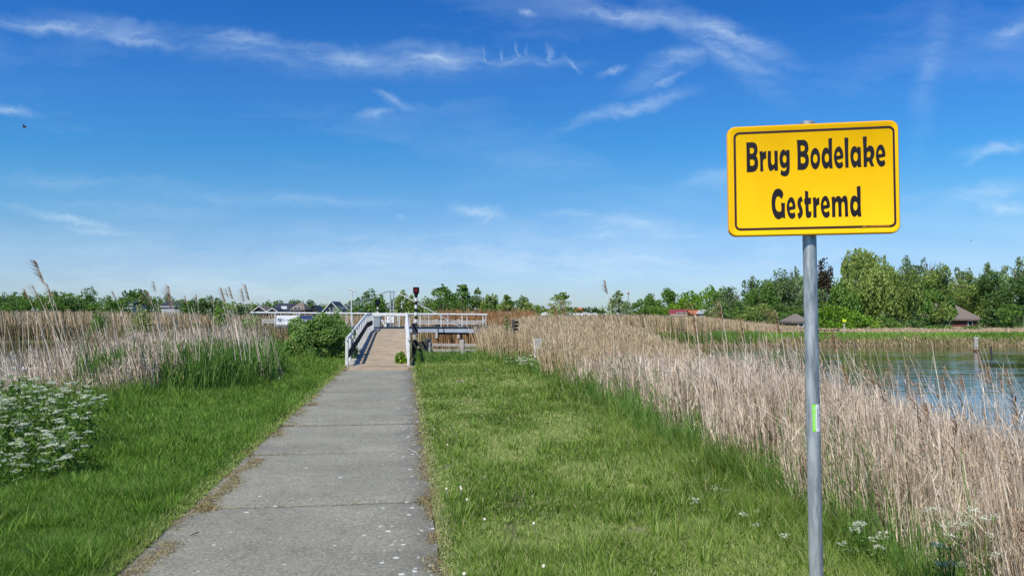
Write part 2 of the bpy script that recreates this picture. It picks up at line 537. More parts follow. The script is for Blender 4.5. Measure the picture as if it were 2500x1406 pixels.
def hz(x, y):
    x, y = np.asarray(x, float), np.asarray(y, float)
    wn = vnoise(x, y, 2.3, 3) * 0.7 - 0.35
    d = -(water_in(x, y) + wn)                       # distance on land
    lat = x + 0.1432 * y
    near = np.clip(d / 2.4, -1, 1)
    land = np.where(near > 0, -0.86 + 0.86 * near ** 0.7, -0.86 + 0.9 * near)
    far = np.clip((y - 60) / 12, 0, 1)
    dyke = np.exp(-((d - 3.8) / 3.2) ** 2) * 0.36 * (x > 12)
    lf = np.where(near > 0, -0.75 + 0.1 * near, -0.86 + 0.9 * near) + dyke * np.clip(d / 1.5, 0, 1)
    lf = lf - 0.12 * np.clip((y - 75) / 30, 0, 1)
    z = land * (1 - far) + lf * far
    z = z + (vnoise(x, y, 0.9, 5) - 0.5) * 0.05 * (np.abs(lat + .76) > 1.3) * (d > .5)
    # shallow trench under the path so the slabs sit in the turf
    inpath = (lat > -1.75) & (lat < 0.25) & (y < 23.6)
    z = np.where(inpath, -0.12, z)
    # the ground rises to the foot of the ramp and stays below its deck
    return z


ax = np.concatenate([-np.geomspace(60, 2500, 26)[::-1], np.arange(-59.5, -12, 1.0), np.arange(-12, 8, 0.22), np.arange(8, 60, 1.0), np.geomspace(60, 2500, 26)])
ay = np.concatenate([[-900, -300, -100, -40, -20], np.arange(-10, 2, 1.0), np.arange(2, 30, 0.25), np.arange(30, 90, 1.0), np.geomspace(90, 6000, 34)])
gx, gy = np.meshgrid(ax, ay)
gz = hz(gx, gy)
vs = np.stack([gx, gy, gz], -1).reshape(-1, 3)
nx, ny = len(ax), len(ay)
ii = (np.arange(ny - 1)[:, None] * nx + np.arange(nx - 1)[None]).ravel()
qs = np.stack([ii, ii + 1, ii + 1 + nx, ii + nx], 1)

mg, nt = newmat('ground_soil')
tcg = nt.n('ShaderNodeTexCoord')
n1 = nt.n('ShaderNodeTexNoise', {'Vector': tcg.outputs['Object'], 'Scale': 1.1, 'Detail': 8.0, 'Roughness': 0.65})
n2 = nt.n('ShaderNodeTexNoise', {'Vector': tcg.outputs['Object'], 'Scale': 28.0, 'Detail': 6.0, 'Roughness': 0.7})
ca = nt.ramp(n1.outputs['Fac'], [(.35, (.075, .105, .025)), (.55, (.12, .145, .04)), (.72, (.19, .16, .08))])
cb = nt.ramp(n2.outputs['Fac'], [(.35, (.04, .035, .02)), (.7, (.20, .16, .09))])
bpg = nt.n('ShaderNodeBump', {'Height': n2.outputs['Fac'], 'Strength': 0.8, 'Distance': 0.04})
out(nt, bsdf(nt, nt.mix(0.42, ca, cb), 0.95, Normal=bpg.outputs[0]))
ground = np_mesh('ground', vs, qs, None, None, mg)
ground.data.polygons.foreach_set('use_smooth', np.ones(len(ground.data.polygons), bool))
tag(ground, 'earth and meadow ground under the verges and reeds', None, None, 'structure')

mw, nt = newmat('lake_water')
tcw = nt.n('ShaderNodeTexCoord')
mp1 = nt.n('ShaderNodeMapping', {'Vector': tcw.outputs['Object'], 'Rotation': (0, 0, R(-8)), 'Scale': (0.5, 2.6, 1)})
wn1 = nt.n('ShaderNodeTexNoise', {'Vector': mp1.outputs[0], 'Scale': 1.0, 'Detail': 2.0, 'Roughness': 0.45, 'Distortion': 0.3})
mp2 = nt.n('ShaderNodeMapping', {'Vector': tcw.outputs['Object'], 'Rotation': (0, 0, R(-14)), 'Scale': (0.10, 0.28, 1)})
wn2 = nt.n('ShaderNodeTexNoise', {'Vector': mp2.outputs[0], 'Scale': 1.0, 'Detail': 3.0, 'Roughness': 0.5})
gust = nt.n('ShaderNodeMapRange', {'Value': wn2.outputs['Fac'], 'From Min': 0.42, 'From Max': 0.6, 'To Min': 0.25, 'To Max': 1.0}).outputs[0]
bw = nt.n('ShaderNodeBump', {'Height': nt.m('MULTIPLY', wn1.outputs['Fac'], gust), 'Strength': 0.9, 'Distance': 0.026})
out(nt, bsdf(nt, (.034, .038, .018), 0.03, IOR=1.33, Normal=bw.outputs[0]))
for nm, poly, lb in (('lake_water', [(0.5, -40), (0.5, 72), (400, 72), (400, -40)], 'rippled lake water right of the reeds'),
                     ('canal_water', [(-200, -40), (-200, 80), (0.5, 80), (0.5, -40)], 'canal water under the swing bridge and left of the reeds')):
    me = bpy.data.meshes.new(nm)
    me.from_pydata([(x, y, ZW) for x, y in poly], [], [tuple(range(len(poly)))])
    tag(link_mesh(nm, me, mw), lb, None, None, 'structure')

# ------------------------------------------------------------------ path
mpth, nt = newmat('old_concrete')
tcp = nt.n('ShaderNodeTexCoord')
pos = tcp.outputs['Object']
sp = nt.n('ShaderNodeSeparateXYZ', {0: pos})
lat = nt.m('ADD', sp.outputs[0], nt.m('MULTIPLY', sp.outputs[1], 0.1432))
a1 = nt.n('ShaderNodeTexNoise', {'Vector': pos, 'Scale': 0.9, 'Detail': 7.0, 'Roughness': 0.6})
a2 = nt.n('ShaderNodeTexNoise', {'Vector': pos, 'Scale': 45.0, 'Detail': 5.0, 'Roughness': 0.75})
a3 = nt.n('ShaderNodeTexNoise', {'Vector': pos, 'Scale': 160.0, 'Detail': 3.0, 'Roughness': 0.7})
base = nt.ramp(a1.outputs['Fac'], [(.3, (.190, .188, .150)), (.7, (.272, .268, .214))])
spk = nt.ramp(a2.outputs['Fac'], [(.32, (.58, .57, .54)), (.5, (1, 1, 1)), (.70, (1.32, 1.3, 1.25))])
c = nt.mix(1.0, base, spk, 'MULTIPLY')
a5 = nt.n('ShaderNodeTexNoise', {'Vector': pos, 'Scale': 7.0, 'Detail': 9.0, 'Roughness': 0.72, 'Distortion': 0.6})
c = nt.mix(1.0, c, nt.ramp(a5.outputs['Fac'], [(.30, (.74, .73, .70)), (.47, (.98, .98, .97)), (.60, (1.03, 1.03, 1.03)), (.75, (1.2, 1.2, 1.17))]), 'MULTIPLY')
vag = nt.n('ShaderNodeTexVoronoi', {'Vector': pos, 'Scale': 70.0, 'Randomness': 1.0})
c = nt.mix(1.0, c, nt.ramp(nt.n('ShaderNodeSeparateColor', {0: vag.outputs['Color']}).outputs[0], [(0, (.78, .77, .75)), (.5, (1, 1, 1)), (1, (1.24, 1.23, 1.2))]), 'MULTIPLY')
spk3 = nt.ramp(a3.outputs['Fac'], [(.30, (.62, .61, .6)), (.5, (1, 1, 1)), (.75, (1.25, 1.25, 1.2))])
c = nt.mix(.8, c, spk3, 'MULTIPLY')
# dark algae towards the edges, stronger on the right
edge_r = nt.n('ShaderNodeMapRange', {'Value': lat, 'From Min': -0.35, 'From Max': 0.25}).outputs[0]
edge_l = nt.n('ShaderNodeMapRange', {'Value': lat, 'From Min': -1.35, 'From Max': -1.80}).outputs[0]
edge = nt.m('MAXIMUM', edge_r, nt.m('MULTIPLY', edge_l, 0.7))
a4 = nt.n('ShaderNodeTexNoise', {'Vector': pos, 'Scale': 3.5, 'Detail': 8.0, 'Roughness': 0.7})
em = nt.n('ShaderNodeMapRange', {'Value': nt.m('ADD', nt.m('MULTIPLY', edge, 0.55), a4.outputs['Fac']), 'From Min': 0.72, 'From Max': 1.05, 'To Max': 0.62}).outputs[0]
c = nt.mix(em, c, (.085, .080, .066, 1))
# pale lichen discs
vor = nt.n('ShaderNodeTexVoronoi', {'Vector': pos, 'Scale': 13.0, 'Randomness': 1.0})
vsep = nt.n('ShaderNodeSeparateColor', {0: vor.outputs['Color']})
rad = nt.m('MULTIPLY_ADD', vsep.outputs[1], 0.20, 0.10)
wob = nt.m('ADD', vor.outputs['Distance'], nt.m('MULTIPLY', nt.m('SUBTRACT', a2.outputs['Fac'], 0.5), 0.35))
disc = nt.m('LESS_THAN', wob, rad)
lprob = nt.m('MULTIPLY_ADD', nt.m('POWER', edge_r, 1.8), 0.62, 0.015)
sel = nt.m('LESS_THAN', vsep.outputs[0], lprob)
c = nt.mix(nt.m('MULTIPLY', nt.m('MULTIPLY', disc, sel), 0.85), c, (.62, .62, .57, 1))
vor2 = nt.n('ShaderNodeTexVoronoi', {'Vector': pos, 'Scale': 24.0, 'Randomness': 1.0})
v2s = nt.n('ShaderNodeSeparateColor', {0: vor2.outputs['Color']})
d2 = nt.m('MULTIPLY', nt.m('LESS_THAN', vor2.outputs['Distance'], 0.22), nt.m('LESS_THAN', v2s.outputs[0], nt.m('MULTIPLY_ADD', edge_r, 0.16, 0.03)))
c = nt.mix(nt.m('MULTIPLY', d2, 0.7), c, (.58, .57, .53, 1))
bpp = nt.n('ShaderNodeBump', {'Height': nt.m('ADD', a2.outputs['Fac'], a3.outputs['Fac']), 'Strength': 0.5, 'Distance': 0.006})
out(nt, bsdf(nt, c, 0.92, Normal=bpp.outputs[0]))

joints_px = [1225, 1100, 1033, 985, 953, 926, 903]
jy = [1.6 * F / (p - 768) for p in joints_px]
jy = [jy[0] - 7.2, jy[0] - 4.8, jy[0] - 2.4] + jy
bm = bmesh.new()
pr = random.Random(4)
for i in range(len(jy) - 1):
    y0, y1 = jy[i] + 0.012, jy[i + 1] - 0.012
    nseg = 14
    dz0, tz = pr.uniform(-.004, .004), pr.uniform(-.004, .004)
    rows = []
    for k in range(nseg + 1):
        y = y0 + (y1 - y0) * k / nseg
        l0 = -1.77 + pr.uniform(-.018, .018)
        l1 = 0.25 + pr.uniform(-.018, .018)
        # slab square to the path: right end lies a little farther
        sk = 0.143
        row = []
        for j in range(9):
            l = l0 + (l1 - l0) * j / 8
            yy_ = y + (l + .76) * sk + (0.004 * pr.uniform(-1, 1) if k in (0, nseg) else 0)
            xx = -0.1432 * yy_ + l
            ez = -0.016 if k in (0, nseg) else 0
            row.append((bm.verts.new((xx, yy_, dz0 + tz * (l + .76) + ez)), bm.verts.new((xx, yy_, -.1))))
        rows.append(row)
    for k in range(nseg):
        for j in range(8):
            bm.faces.new((rows[k][j][0], rows[k][j + 1][0], rows[k + 1][j + 1][0], rows[k + 1][j][0]))
        for j in (0, 8):
            bm.faces.new((rows[k][j][0], rows[k + 1][j][0], rows[k + 1][j][1], rows[k][j][1]))
    for k in (0, nseg):
        for j in range(8):
            bm.faces.new((rows[k][j][0], rows[k][j + 1][0], rows[k][j + 1][1], rows[k][j][1]))
bmesh.ops.recalc_face_normals(bm, faces=bm.faces)
me = bpy.data.meshes.new('path')
bm.to_mesh(me)
bm.free()
tag(link_mesh('path', me, mpth), 'grey concrete slab footpath running to the bridge ramp', None, None, 'structure')
# sandy strip between slabs and ramp
mb = MB()
mb.add([(-1.87 - .1432 * 21.75, 21.7, -.02), (.32 - .1432 * 22, 22.0, -.02), (.30 - .1432 * 24.2, 24.2, .012), (-1.85 - .1432 * 24.0, 24.0, .012)], [(0, 1, 2, 3)])
tag(mb.build('path', M['sand_deck']), 'sandy strip of path between concrete and ramp', None, None, 'structure')


# ------------------------------------------------------------------ sign
def homography(src, dst):
    A = []
    for (x, y), (u, v) in zip(src, dst):
        A.append([x, y, 1, 0, 0, 0, -u * x, -u * y, -u])
        A.append([0, 0, 0, x, y, 1, -v * x, -v * y, -v])
    return np.linalg.svd(np.array(A))[2][-1].reshape(3, 3)


SW, SH = 0.62, 0.4233
HM = homography([(1774, 311), (2194, 292.5), (2199, 569.5), (1779, 578)],
                [(-SW / 2, SH / 2), (SW / 2, SH / 2), (SW / 2, -SH / 2), (-SW / 2, -SH / 2)])


def face_xy(px, py):
    q = HM @ np.array([px, py, 1])
    return q[0] / q[2], q[1] / q[2]


SIGN_M = Matrix.Translation((1.1364, 2.8524, 2.112)) @ Matrix.Rotation(-0.1594, 4, 'Z') @ Matrix.Rotation(0.0119, 4, 'X') @ Matrix.Rotation(-0.0059, 4, 'Y')
# local frame of the sign: x right, y away from the viewer, z up
pole_top, pole_bot = P(1970.5, 303, 2.905), P(1993, 1406, 2.905)
pdir = (pole_top - pole_bot).normalized()
pole_foot = pole_bot + pdir * ((-0.15 - pole_bot.z) / pdir.z)
sign = empty('road_sign', (pole_foot.x, pole_foot.y, 0), 'yellow text board on a grey metal pole in front of the reeds', 'sign')


def rrect(w, h, r, n=8):
    pts = []
    for cx_, cz_, a0 in ((w / 2 - r, h / 2 - r, 0), (-w / 2 + r, h / 2 - r, 90), (-w / 2 + r, -h / 2 + r, 180), (w / 2 - r, -h / 2 + r, 270)):
        for k in range(n + 1):
            a = R(a0 + 90 * k / n)
            pts.append((cx_ + r * math.cos(a), cz_ + r * math.sin(a)))
    return pts


# board: nested rounded rectangles give a pressed, rounded rim
rings = [(SW - .034, SH - .034, .020, 0.0), (SW - .020, SH - .020, .024, -0.0035), (SW - .008, SH - .008, .028, -0.0035), (SW - .002, SH - .002, .031, 0.0005), (SW, SH, .032, .010), (SW, SH, .032, .022)]
mb = MB()
loops = []
for w_, h_, r_, y_ in rings:
    loops.append([SIGN_M @ Vector((x, y_, z)) for x, z in rrect(w_, h_, r_)])
n = len(loops[0])
vs_ = [p for l in loops for p in l]
fs_ = [tuple(range(n))]
mi_ = [0]
for i in range(len(loops) - 1):
    for k in range(n):
        fs_.append((i * n + k, i * n + (k + 1) % n, (i + 1) * n + (k + 1) % n, (i + 1) * n + k))
        mi_.append(0 if i < 2 else 1)
fs_.append(tuple((len(loops) - 1) * n + k for k in range(n))[::-1])
mi_.append(2)
mb.add(vs_, fs_)
mb.mi = mi_
board = mb.build('board', [M['yellow'], M['amber'], M['steel']], sign, smooth=True)

# border line
bl = [face_xy(*p) for p in ((1791, 323), (2185, 308.5), (2188, 554), (1793, 563.5))]
bw_, bh_ = ((bl[1][0] - bl[0][0]) + (bl[2][0] - bl[3][0])) / 2, ((bl[0][1] - bl[3][1]) + (bl[1][1] - bl[2][1])) / 2
bcx, bcz = sum(p[0] for p in bl) / 4, sum(p[1] for p in bl) / 4
o_, i_ = rrect(bw_, bh_, .022), rrect(bw_ - .0165, bh_ - .0165, .014)
mb = MB()
n = len(o_)
pl = [SIGN_M @ Vector((x + bcx, -.0012, z + bcz)) for x, z in o_ + i_]
mb.add(pl, [(k, (k + 1) % n, n + (k + 1) % n, n + k) for k in range(n)])
mb.build('border_line', M['brownline'], board)


def ell(cx_, cy_, rx, ry, n=22):
    return [(cx_ + rx * math.cos(2 * math.pi * k / n), cy_ + ry * math.sin(2 * math.pi * k / n)) for k in range(n)]


GL = [
    (1810, 330, [[(145, 235), (340, 228), (400, 240), (450, 275), (480, 330), (497, 420), (497, 520), (480, 590), (450, 650), (485, 700), (510, 780), (520, 880), (512, 980), (485, 1060), (440, 1120), (370, 1150), (290, 1160), (165, 1160), (160, 900), (158, 600), (150, 400)],
                 [(255, 405), (320, 395), (365, 415), (388, 460), (385, 520), (365, 570), (320, 592), (262, 580)],
                 [(262, 770), (330, 760), (380, 775), (405, 830), (405, 890), (385, 945), (340, 970), (270, 955)]]),
    (1810, 330, [[(550, 530), (655, 495), (666, 560), (700, 525), (765, 500), (768, 745), (730, 738), (690, 760), (670, 810), (668, 900), (680, 1135), (585, 1138), (580, 800), (570, 620)]]),
    (1810, 330, [[(820, 505), (918, 500), (915, 800), (930, 890), (960, 935), (985, 942), (1015, 915), (1030, 860), (1028, 700), (1015, 500), (1125, 492), (1130, 800), (1138, 1110), (1035, 1118), (1018, 1050), (975, 1095), (915, 1130), (870, 1105), (840, 1040), (822, 950), (815, 700)]]),
    (1810, 330, [[(1395, 465), (1498, 478), (1500, 700), (1505, 950), (1498, 1130), (1470, 1220), (1420, 1280), (1350, 1295), (1270, 1275), (1215, 1225), (1235, 1085), (1280, 1125), (1330, 1135), (1380, 1110), (1400, 1060), (1405, 985), (1370, 1020), (1320, 1040), (1260, 1020), (1215, 950), (1190, 850), (1180, 740), (1190, 640), (1215, 540), (1260, 475), (1310, 452), (1350, 475), (1380, 525)],
                 [(1345, 625), (1385, 660), (1402, 740), (1398, 820), (1370, 870), (1340, 880), (1305, 850), (1282, 780), (1285, 700), (1310, 645)]]),
    (1935, 330, [[(122, 160), (340, 152), (400, 172), (445, 215), (475, 285), (490, 380), (488, 460), (470, 520), (442, 578), (480, 630), (497, 700), (505, 790), (498, 880), (475, 960), (430, 1035), (370, 1080), (300, 1090), (148, 1092), (150, 800), (145, 500), (135, 300)],
                 [(240, 330), (300, 322), (345, 335), (375, 375), (378, 430), (355, 490), (310, 518), (250, 505)],
                 [(245, 690), (310, 680), (360, 700), (392, 750), (395, 810), (375, 870), (330, 895), (255, 885)]]),
    (1935, 330, [ell(702, 740, 152, 335, 30), ell(702, 740, 70, 143)]),
    (1935, 330, [[(1110, 118), (1225, 90), (1222, 500), (1228, 800), (1248, 1040), (1145, 1048), (1130, 975), (1085, 1035), (1030, 1062), (975, 1030), (930, 950), (903, 850), (895, 720), (905, 600), (935, 490), (975, 415), (1030, 388), (1080, 405), (1120, 450), (1112, 300)], ell(1063, 715, 66, 143)]),
    (1935, 330, [[(1385, 775), (1560, 735), (1578, 700), (1580, 620), (1565, 530), (1530, 435), (1485, 370), (1435, 355), (1380, 385), (1325, 460), (1295, 570), (1282, 690), (1290, 800), (1315, 900), (1355, 985), (1405, 1035), (1455, 1052), (1510, 1035), (1560, 985), (1575, 930), (1545, 820), (1510, 855), (1455, 878), (1410, 855), (1385, 815)],
                 [(1372, 655), (1368, 590), (1390, 535), (1420, 515), (1455, 540), (1478, 590), (1482, 635), (1430, 655)]]),
    (2045, 320, [[(203, 215), (328, 213), (325, 600), (338, 1145), (235, 1150), (225, 800), (215, 500)]]),
    (2045, 320, [[(620, 490), (715, 515), (722, 700), (722, 900), (738, 1128), (628, 1135), (608, 1070), (570, 1125), (520, 1155), (470, 1120), (430, 1040), (405, 940), (390, 820), (395, 690), (415, 590), (455, 510), (510, 475), (565, 485), (612, 548)], ell(557, 808, 70, 143)]),
    (2045, 320, [[(778, 185), (905, 175), (900, 545), (940, 490), (1000, 455), (1060, 468), (1110, 520), (1140, 610), (1148, 710), (1135, 790), (1105, 860), (1075, 905), (1095, 990), (1140, 1105), (1035, 1110), (1015, 1050), (965, 950), (930, 955), (912, 1000), (912, 1125), (808, 1128), (805, 800), (795, 500)],
                 [(905, 740), (915, 680), (945, 640), (985, 635), (1020, 670), (1028, 730), (1015, 790), (985, 830), (910, 830)]]),
    (2045, 320, [[(1290, 845), (1470, 805), (1488, 770), (1490, 700), (1475, 610), (1440, 510), (1390, 440), (1330, 425), (1275, 455), (1225, 540), (1198, 640), (1188, 750), (1195, 860), (1220, 970), (1260, 1050), (1310, 1105), (1360, 1122), (1420, 1105), (1470, 1060), (1488, 1000), (1450, 890), (1415, 930), (1365, 945), (1320, 920), (1290, 880)],
                 [(1268, 725), (1275, 650), (1300, 600), (1330, 583), (1362, 610), (1385, 670), (1385, 720), (1320, 732)]]),
    (1870, 445, [[(490, 530), (440, 470), (380, 435), (335, 455), (305, 520), (288, 620), (288, 740), (305, 830), (345, 900), (400, 928), (440, 920), (475, 895), (480, 800), (462, 650), (590, 650), (588, 900), (600, 1130), (505, 1100), (450, 1140), (390, 1160), (330, 1140), (270, 1080), (220, 980), (185, 850), (172, 700), (172, 550), (195, 400), (240, 290), (300, 220), (375, 200), (440, 215), (500, 270), (530, 330), (540, 380), (515, 460)]]),
    (1870, 445, [[(735, 875), (900, 840), (920, 800), (922, 740), (905, 640), (875, 550), (830, 480), (780, 465), (730, 490), (680, 570), (650, 680), (640, 790), (650, 890), (680, 1000), (715, 1080), (760, 1130), (805, 1148), (860, 1130), (905, 1090), (920, 1030), (890, 930), (860, 950), (805, 975), (765, 955), (740, 915)],
                 [(722, 765), (722, 700), (745, 640), (772, 622), (800, 645), (825, 700), (828, 745), (780, 765)]]),
    (1870, 445, [[(1105, 440), (1152, 595), (1105, 605), (1085, 640), (1085, 700), (1110, 760), (1140, 840), (1152, 940), (1135, 1030), (1090, 1100), (1030, 1150), (1010, 1130), (975, 990), (1025, 960), (1040, 920), (1038, 880), (1000, 800), (978, 720), (975, 630), (990, 550), (1030, 480)]]),
    (1870, 445, [[(1210, 265), (1315, 295), (1318, 490), (1405, 490), (1402, 685), (1328, 685), (1328, 880), (1345, 915), (1380, 925), (1418, 905), (1415, 1060), (1370, 1105), (1310, 1120), (1260, 1095), (1238, 1030), (1230, 900), (1225, 700), (1188, 670), (1190, 525), (1215, 505)]]),
    (1870, 445, [[(1450, 495), (1545, 462), (1562, 530), (1600, 500), (1660, 475), (1662, 712), (1615, 708), (1580, 740), (1572, 800), (1580, 1105), (1475, 1105), (1470, 800), (1465, 620)]]),
    (1985, 445, [[(330, 845), (500, 805), (520, 770), (525, 720), (510, 620), (480, 520), (425, 440), (370, 425), (315, 455), (270, 530), (240, 640), (232, 750), (240, 860), (265, 960), (310, 1050), (360, 1100), (405, 1112), (460, 1100), (505, 1055), (522, 1000), (488, 875), (455, 920), (405, 945), (365, 925), (338, 885)],
                 [(315, 725), (322, 650), (345, 600), (370, 580), (400, 605), (420, 660), (420, 705), (375, 725)]]),
    (1985, 445, [[(565, 480), (665, 440), (680, 515), (710, 470), (750, 440), (790, 430), (830, 445), (860, 480), (885, 520), (920, 460), (965, 420), (1010, 420), (1050, 460), (1070, 540), (1080, 650), (1082, 800), (1095, 1070), (990, 1080), (985, 800), (975, 680), (955, 620), (930, 605), (895, 630), (882, 700), (885, 900), (892, 1078), (788, 1080), (785, 850), (778, 680), (760, 620), (735, 608), (700, 635), (688, 700), (690, 900), (695, 1088), (590, 1088), (585, 800), (580, 620)]]),
    (1985, 445, [[(1355, 142), (1475, 118), (1480, 500), (1482, 800), (1502, 1072), (1400, 1078), (1378, 1010), (1330, 1065), (1280, 1085), (1225, 1055), (1180, 975), (1155, 870), (1145, 750), (1155, 620), (1180, 510), (1225, 435), (1280, 415), (1325, 430), (1370, 475), (1362, 300)], ell(1315, 745, 66, 143)]),
]


def soften(pts):
    """cut gentle corners so the curves read round, keep the sharp ones"""
    outp = []
    n = len(pts)
    for i in range(n):
        a, b, c_ = Vector(pts[i - 1]), Vector(pts[i]), Vector(pts[(i + 1) % n])
        ang = abs((b - a).angle(c_ - b, 0))
        if ang < R(48):
            outp += [b.lerp(a, .25)[:], b.lerp(c_, .25)[:]]
        else:
            outp.append(b[:])
    return outp


def flat_glyph(loops_xy):
    """triangulate outline + holes in 2D"""
    pts, edges = [], []
    for lp in loops_xy:
        k = len(pts)
        pts += [Vector(p) for p in lp]
        edges += [(k + i, k + (i + 1) % len(lp)) for i in range(len(lp))]
    vo, _, fo, *_ = delaunay_2d_cdt(pts, edges, [], 0, 1e-7)

    def inside(p, lp):
        c_ = False
        for i in range(len(lp)):
            (x0, y0), (x1, y1) = lp[i - 1], lp[i]
            if (y0 > p[1]) != (y1 > p[1]) and p[0] < (x1 - x0) * (p[1] - y0) / (y1 - y0) + x0:
                c_ = not c_
        return c_
    keep = []
    for f_ in fo:
        m_ = sum((vo[i] for i in f_), Vector((0, 0))) / len(f_)
        if sum(inside(m_, lp) for lp in loops_xy) % 2:
            keep.append(tuple(f_))
    return vo, keep


for ox, oy, lps in GL:
    L2 = []
    for lp in lps:
        L2.append([face_xy(ox + x / 12.785, oy + y / 12.785) for x, y in soften(lp)])
    vo, fo = flat_glyph(L2)
    mb = MB()
    mb.add([SIGN_M @ Vector((p[0], -.0010, p[1])) for p in vo], fo)
    mb.build('letter', M['letter'], board)
sx_, sz_ = face_xy(2138, 552.5)
text_mesh('gem. Steenwijkerland', 0.0085, SIGN_M @ Matrix.Translation((sx_, -.0022, sz_)) @ Matrix.Rotation(math.pi / 2, 4, 'X') @ Matrix.Rotation(R(0.2), 4, 'Z'),
          M['amber'], board, 'maker_text', 0.0001, fit=.093)

# pole with cap and clamp
mb = MB()
mb.tube([pole_foot, pole_top + pdir * 0.003], 0.0255, 40, cap=False)
pole = mb.build('pole', M['steel'], sign, smooth=True)
mb = MB()
mb.tube([pole_top + pdir * z for z in (-.012, .004, .009, .012)], [.0275, .0275, .022, .010], 32)
mb.build('pole_cap', M['steel'], pole, smooth=True)
for dz in (0.12, -0.12):
    mb = MB()
    q = pole_top - pdir * (0.19 - dz)
    mb.tube([q - pdir * .012, q + pdir * .012], .029, 24)
    mb.build('clamp', M['steel'], sign)
# sticker wrapped on the pole
zc, zh = P(1990, 1020, 2.88).z, .051
axis_mid = pole_foot + pdir * ((zc - pole_foot.z) / pdir.z)


def on_pole(ang, z, r):
    """ang in radians from the viewer's side, positive to the right"""
    c_ = pole_foot + pdir * ((z - pole_foot.z) / pdir.z)
    vd = Vector((c_.x, c_.y, 0)).normalized()
    rt = Vector((vd.y, -vd.x, 0))
    return c_ - vd * math.cos(ang) * r + rt * math.sin(ang) * r


for (a0, a1, m_) in ((-.08, .42, 'lime'), (.42, 1.25, 'banner')):
    mb = MB()
    k = 8
    pts = [on_pole(a0 + (a1 - a0) * i / k, z, .02575) for i in range(k + 1) for z in (zc - zh, zc + zh)]
    mb.add(pts, [(2 * i, 2 * i + 2, 2 * i + 3, 2 * i + 1) for i in range(k)])
    st = mb.build('sticker', M[m_], pole)
    if m_ == 'lime':
        text_mesh('EIGENDOM VAN', .0115, lambda v: on_pole(.30 - v.y / .0257, zc + v.x, .0260 + v.z * .02), M['banner'], st, depth=.0001, fit=.088)
    else:
        text_mesh('EVENEMENTEN', .009, lambda v: on_pole(.72 - v.y / .0257, zc + v.x, .0260 + v.z * .02), M['letter'], st, depth=.0001, fit=.072)
        text_mesh('.NL', .008, lambda v: on_pole(1.02 - v.y / .0257, zc + .01 + v.x, .0260 + v.z * .02), M['letter'], st, depth=.0001)


# ------------------------------------------------------------------ ramp up to the bridge
def pp(lat_, y, z):
    return Vector((-0.1432 * y + lat_, y, z))


DECK = [(23.4, 0.0), (25, .07), (36, .76), (42.6, .80)]


def deck_z(y):
    return float(np.interp(y, [d[0] for d in DECK], [d[1] for d in DECK]))


ramp = empty('bridge_ramp', pp(-.76, 23.4, 0), 'footbridge ramp with sandy deck and white railings rising at the end of the path', 'bridge ramp')
ysr = list(np.linspace(23.4, 42.6, 25))
mb = MB()
for i in range(len(ysr) - 1):
    a, b = ysr[i], ysr[i + 1]
    vs_ = []
    for y in (a, b):
        for l, dz in ((-1.80, -.02), (-1.40, -.012), (-1.33, .012), (.16, .012), (.19, -.2), (-1.80, -.2)):
            vs_.append(pp(l, y, deck_z(y) + dz))
    mb.add(vs_, [(0, 1, 7, 6)], 1)
    mb.add(vs_, [(1, 2, 8, 7), (2, 3, 9, 8)], 0)
    mb.add(vs_, [(3, 4, 10, 9), (4, 5, 11, 10), (5, 0, 6, 11)], 1)
deck = mb.build('deck', [M['sand_deck'], M['greywood']], ramp)
for y in np.arange(24, 42, .42):      # cross battens on the grey edge
    z = deck_z(y) - .005
    mb = MB()
    mb.bar(pp(-1.79, y, z), pp(-1.42, y, z), .05, .03)
    mb.build('batten', M['wood'], deck)
for sgn, lt in ((-1, -1.755), (1, .17)):
    py_ = [23.7, 24.95, 26.2, 27.45, 28.7, 29.95, 31.2, 32.45, 33.7, 34.95, 36.2, 37.5, 38.8, 40.1, 41.6]
    RH = .86
    mb = MB()
    pts = [pp(lt, 23.55, deck_z(23.55) + RH - .02)] + [pp(lt, y, deck_z(y) + RH) for y in (25, 30, 36, 38, 41.7)]
    mb.tube(pts, .048, 10)
    rail = mb.build('handrail', M['white'], ramp, smooth=True, label='white rail at the %s of the ramp' % ('left' if sgn < 0 else 'right'))
    mb = MB()
    for a, b in ((23.75, 25), (25, 36), (36, 41.7)):
        mb.bar(pp(lt - sgn * .055, a, deck_z(a) + .36), pp(lt - sgn * .055, b, deck_z(b) + .36), .035, .24)
    mb.build('kick_board', M['black'] if sgn < 0 else M['white'], rail)
    for y in py_:
        mb = MB()
        zb = min(deck_z(y), 5) - .12
        mb.bar(pp(lt, y, zb), pp(lt, y, deck_z(y) + RH - .03), .085, .11, up=(0, 1, 0), bev=.008)
        mb.build('post', M['white'], rail)
# closing bar and end frame across the top of the ramp
mb = MB()
yb = 42.3
mb.bar(pp(-1.72, yb, deck_z(yb) + .79), pp(.15, yb, deck_z(yb) + .77), .07, .09, bev=.01)
gate = empty('gate', pp(-.78, yb, deck_z(yb)), 'white closing bar with its posts across the top of the ramp', 'gate')
mb.build('bar', M['white'], gate)
for l in (-1.70, .13):
    mb = MB()
    mb.bar(pp(l, yb + .08, deck_z(yb) + .012), pp(l, yb + .08, deck_z(yb) + .85), .08, .08, up=(0, 1, 0))
    mb.build('post', M['white'], gate)
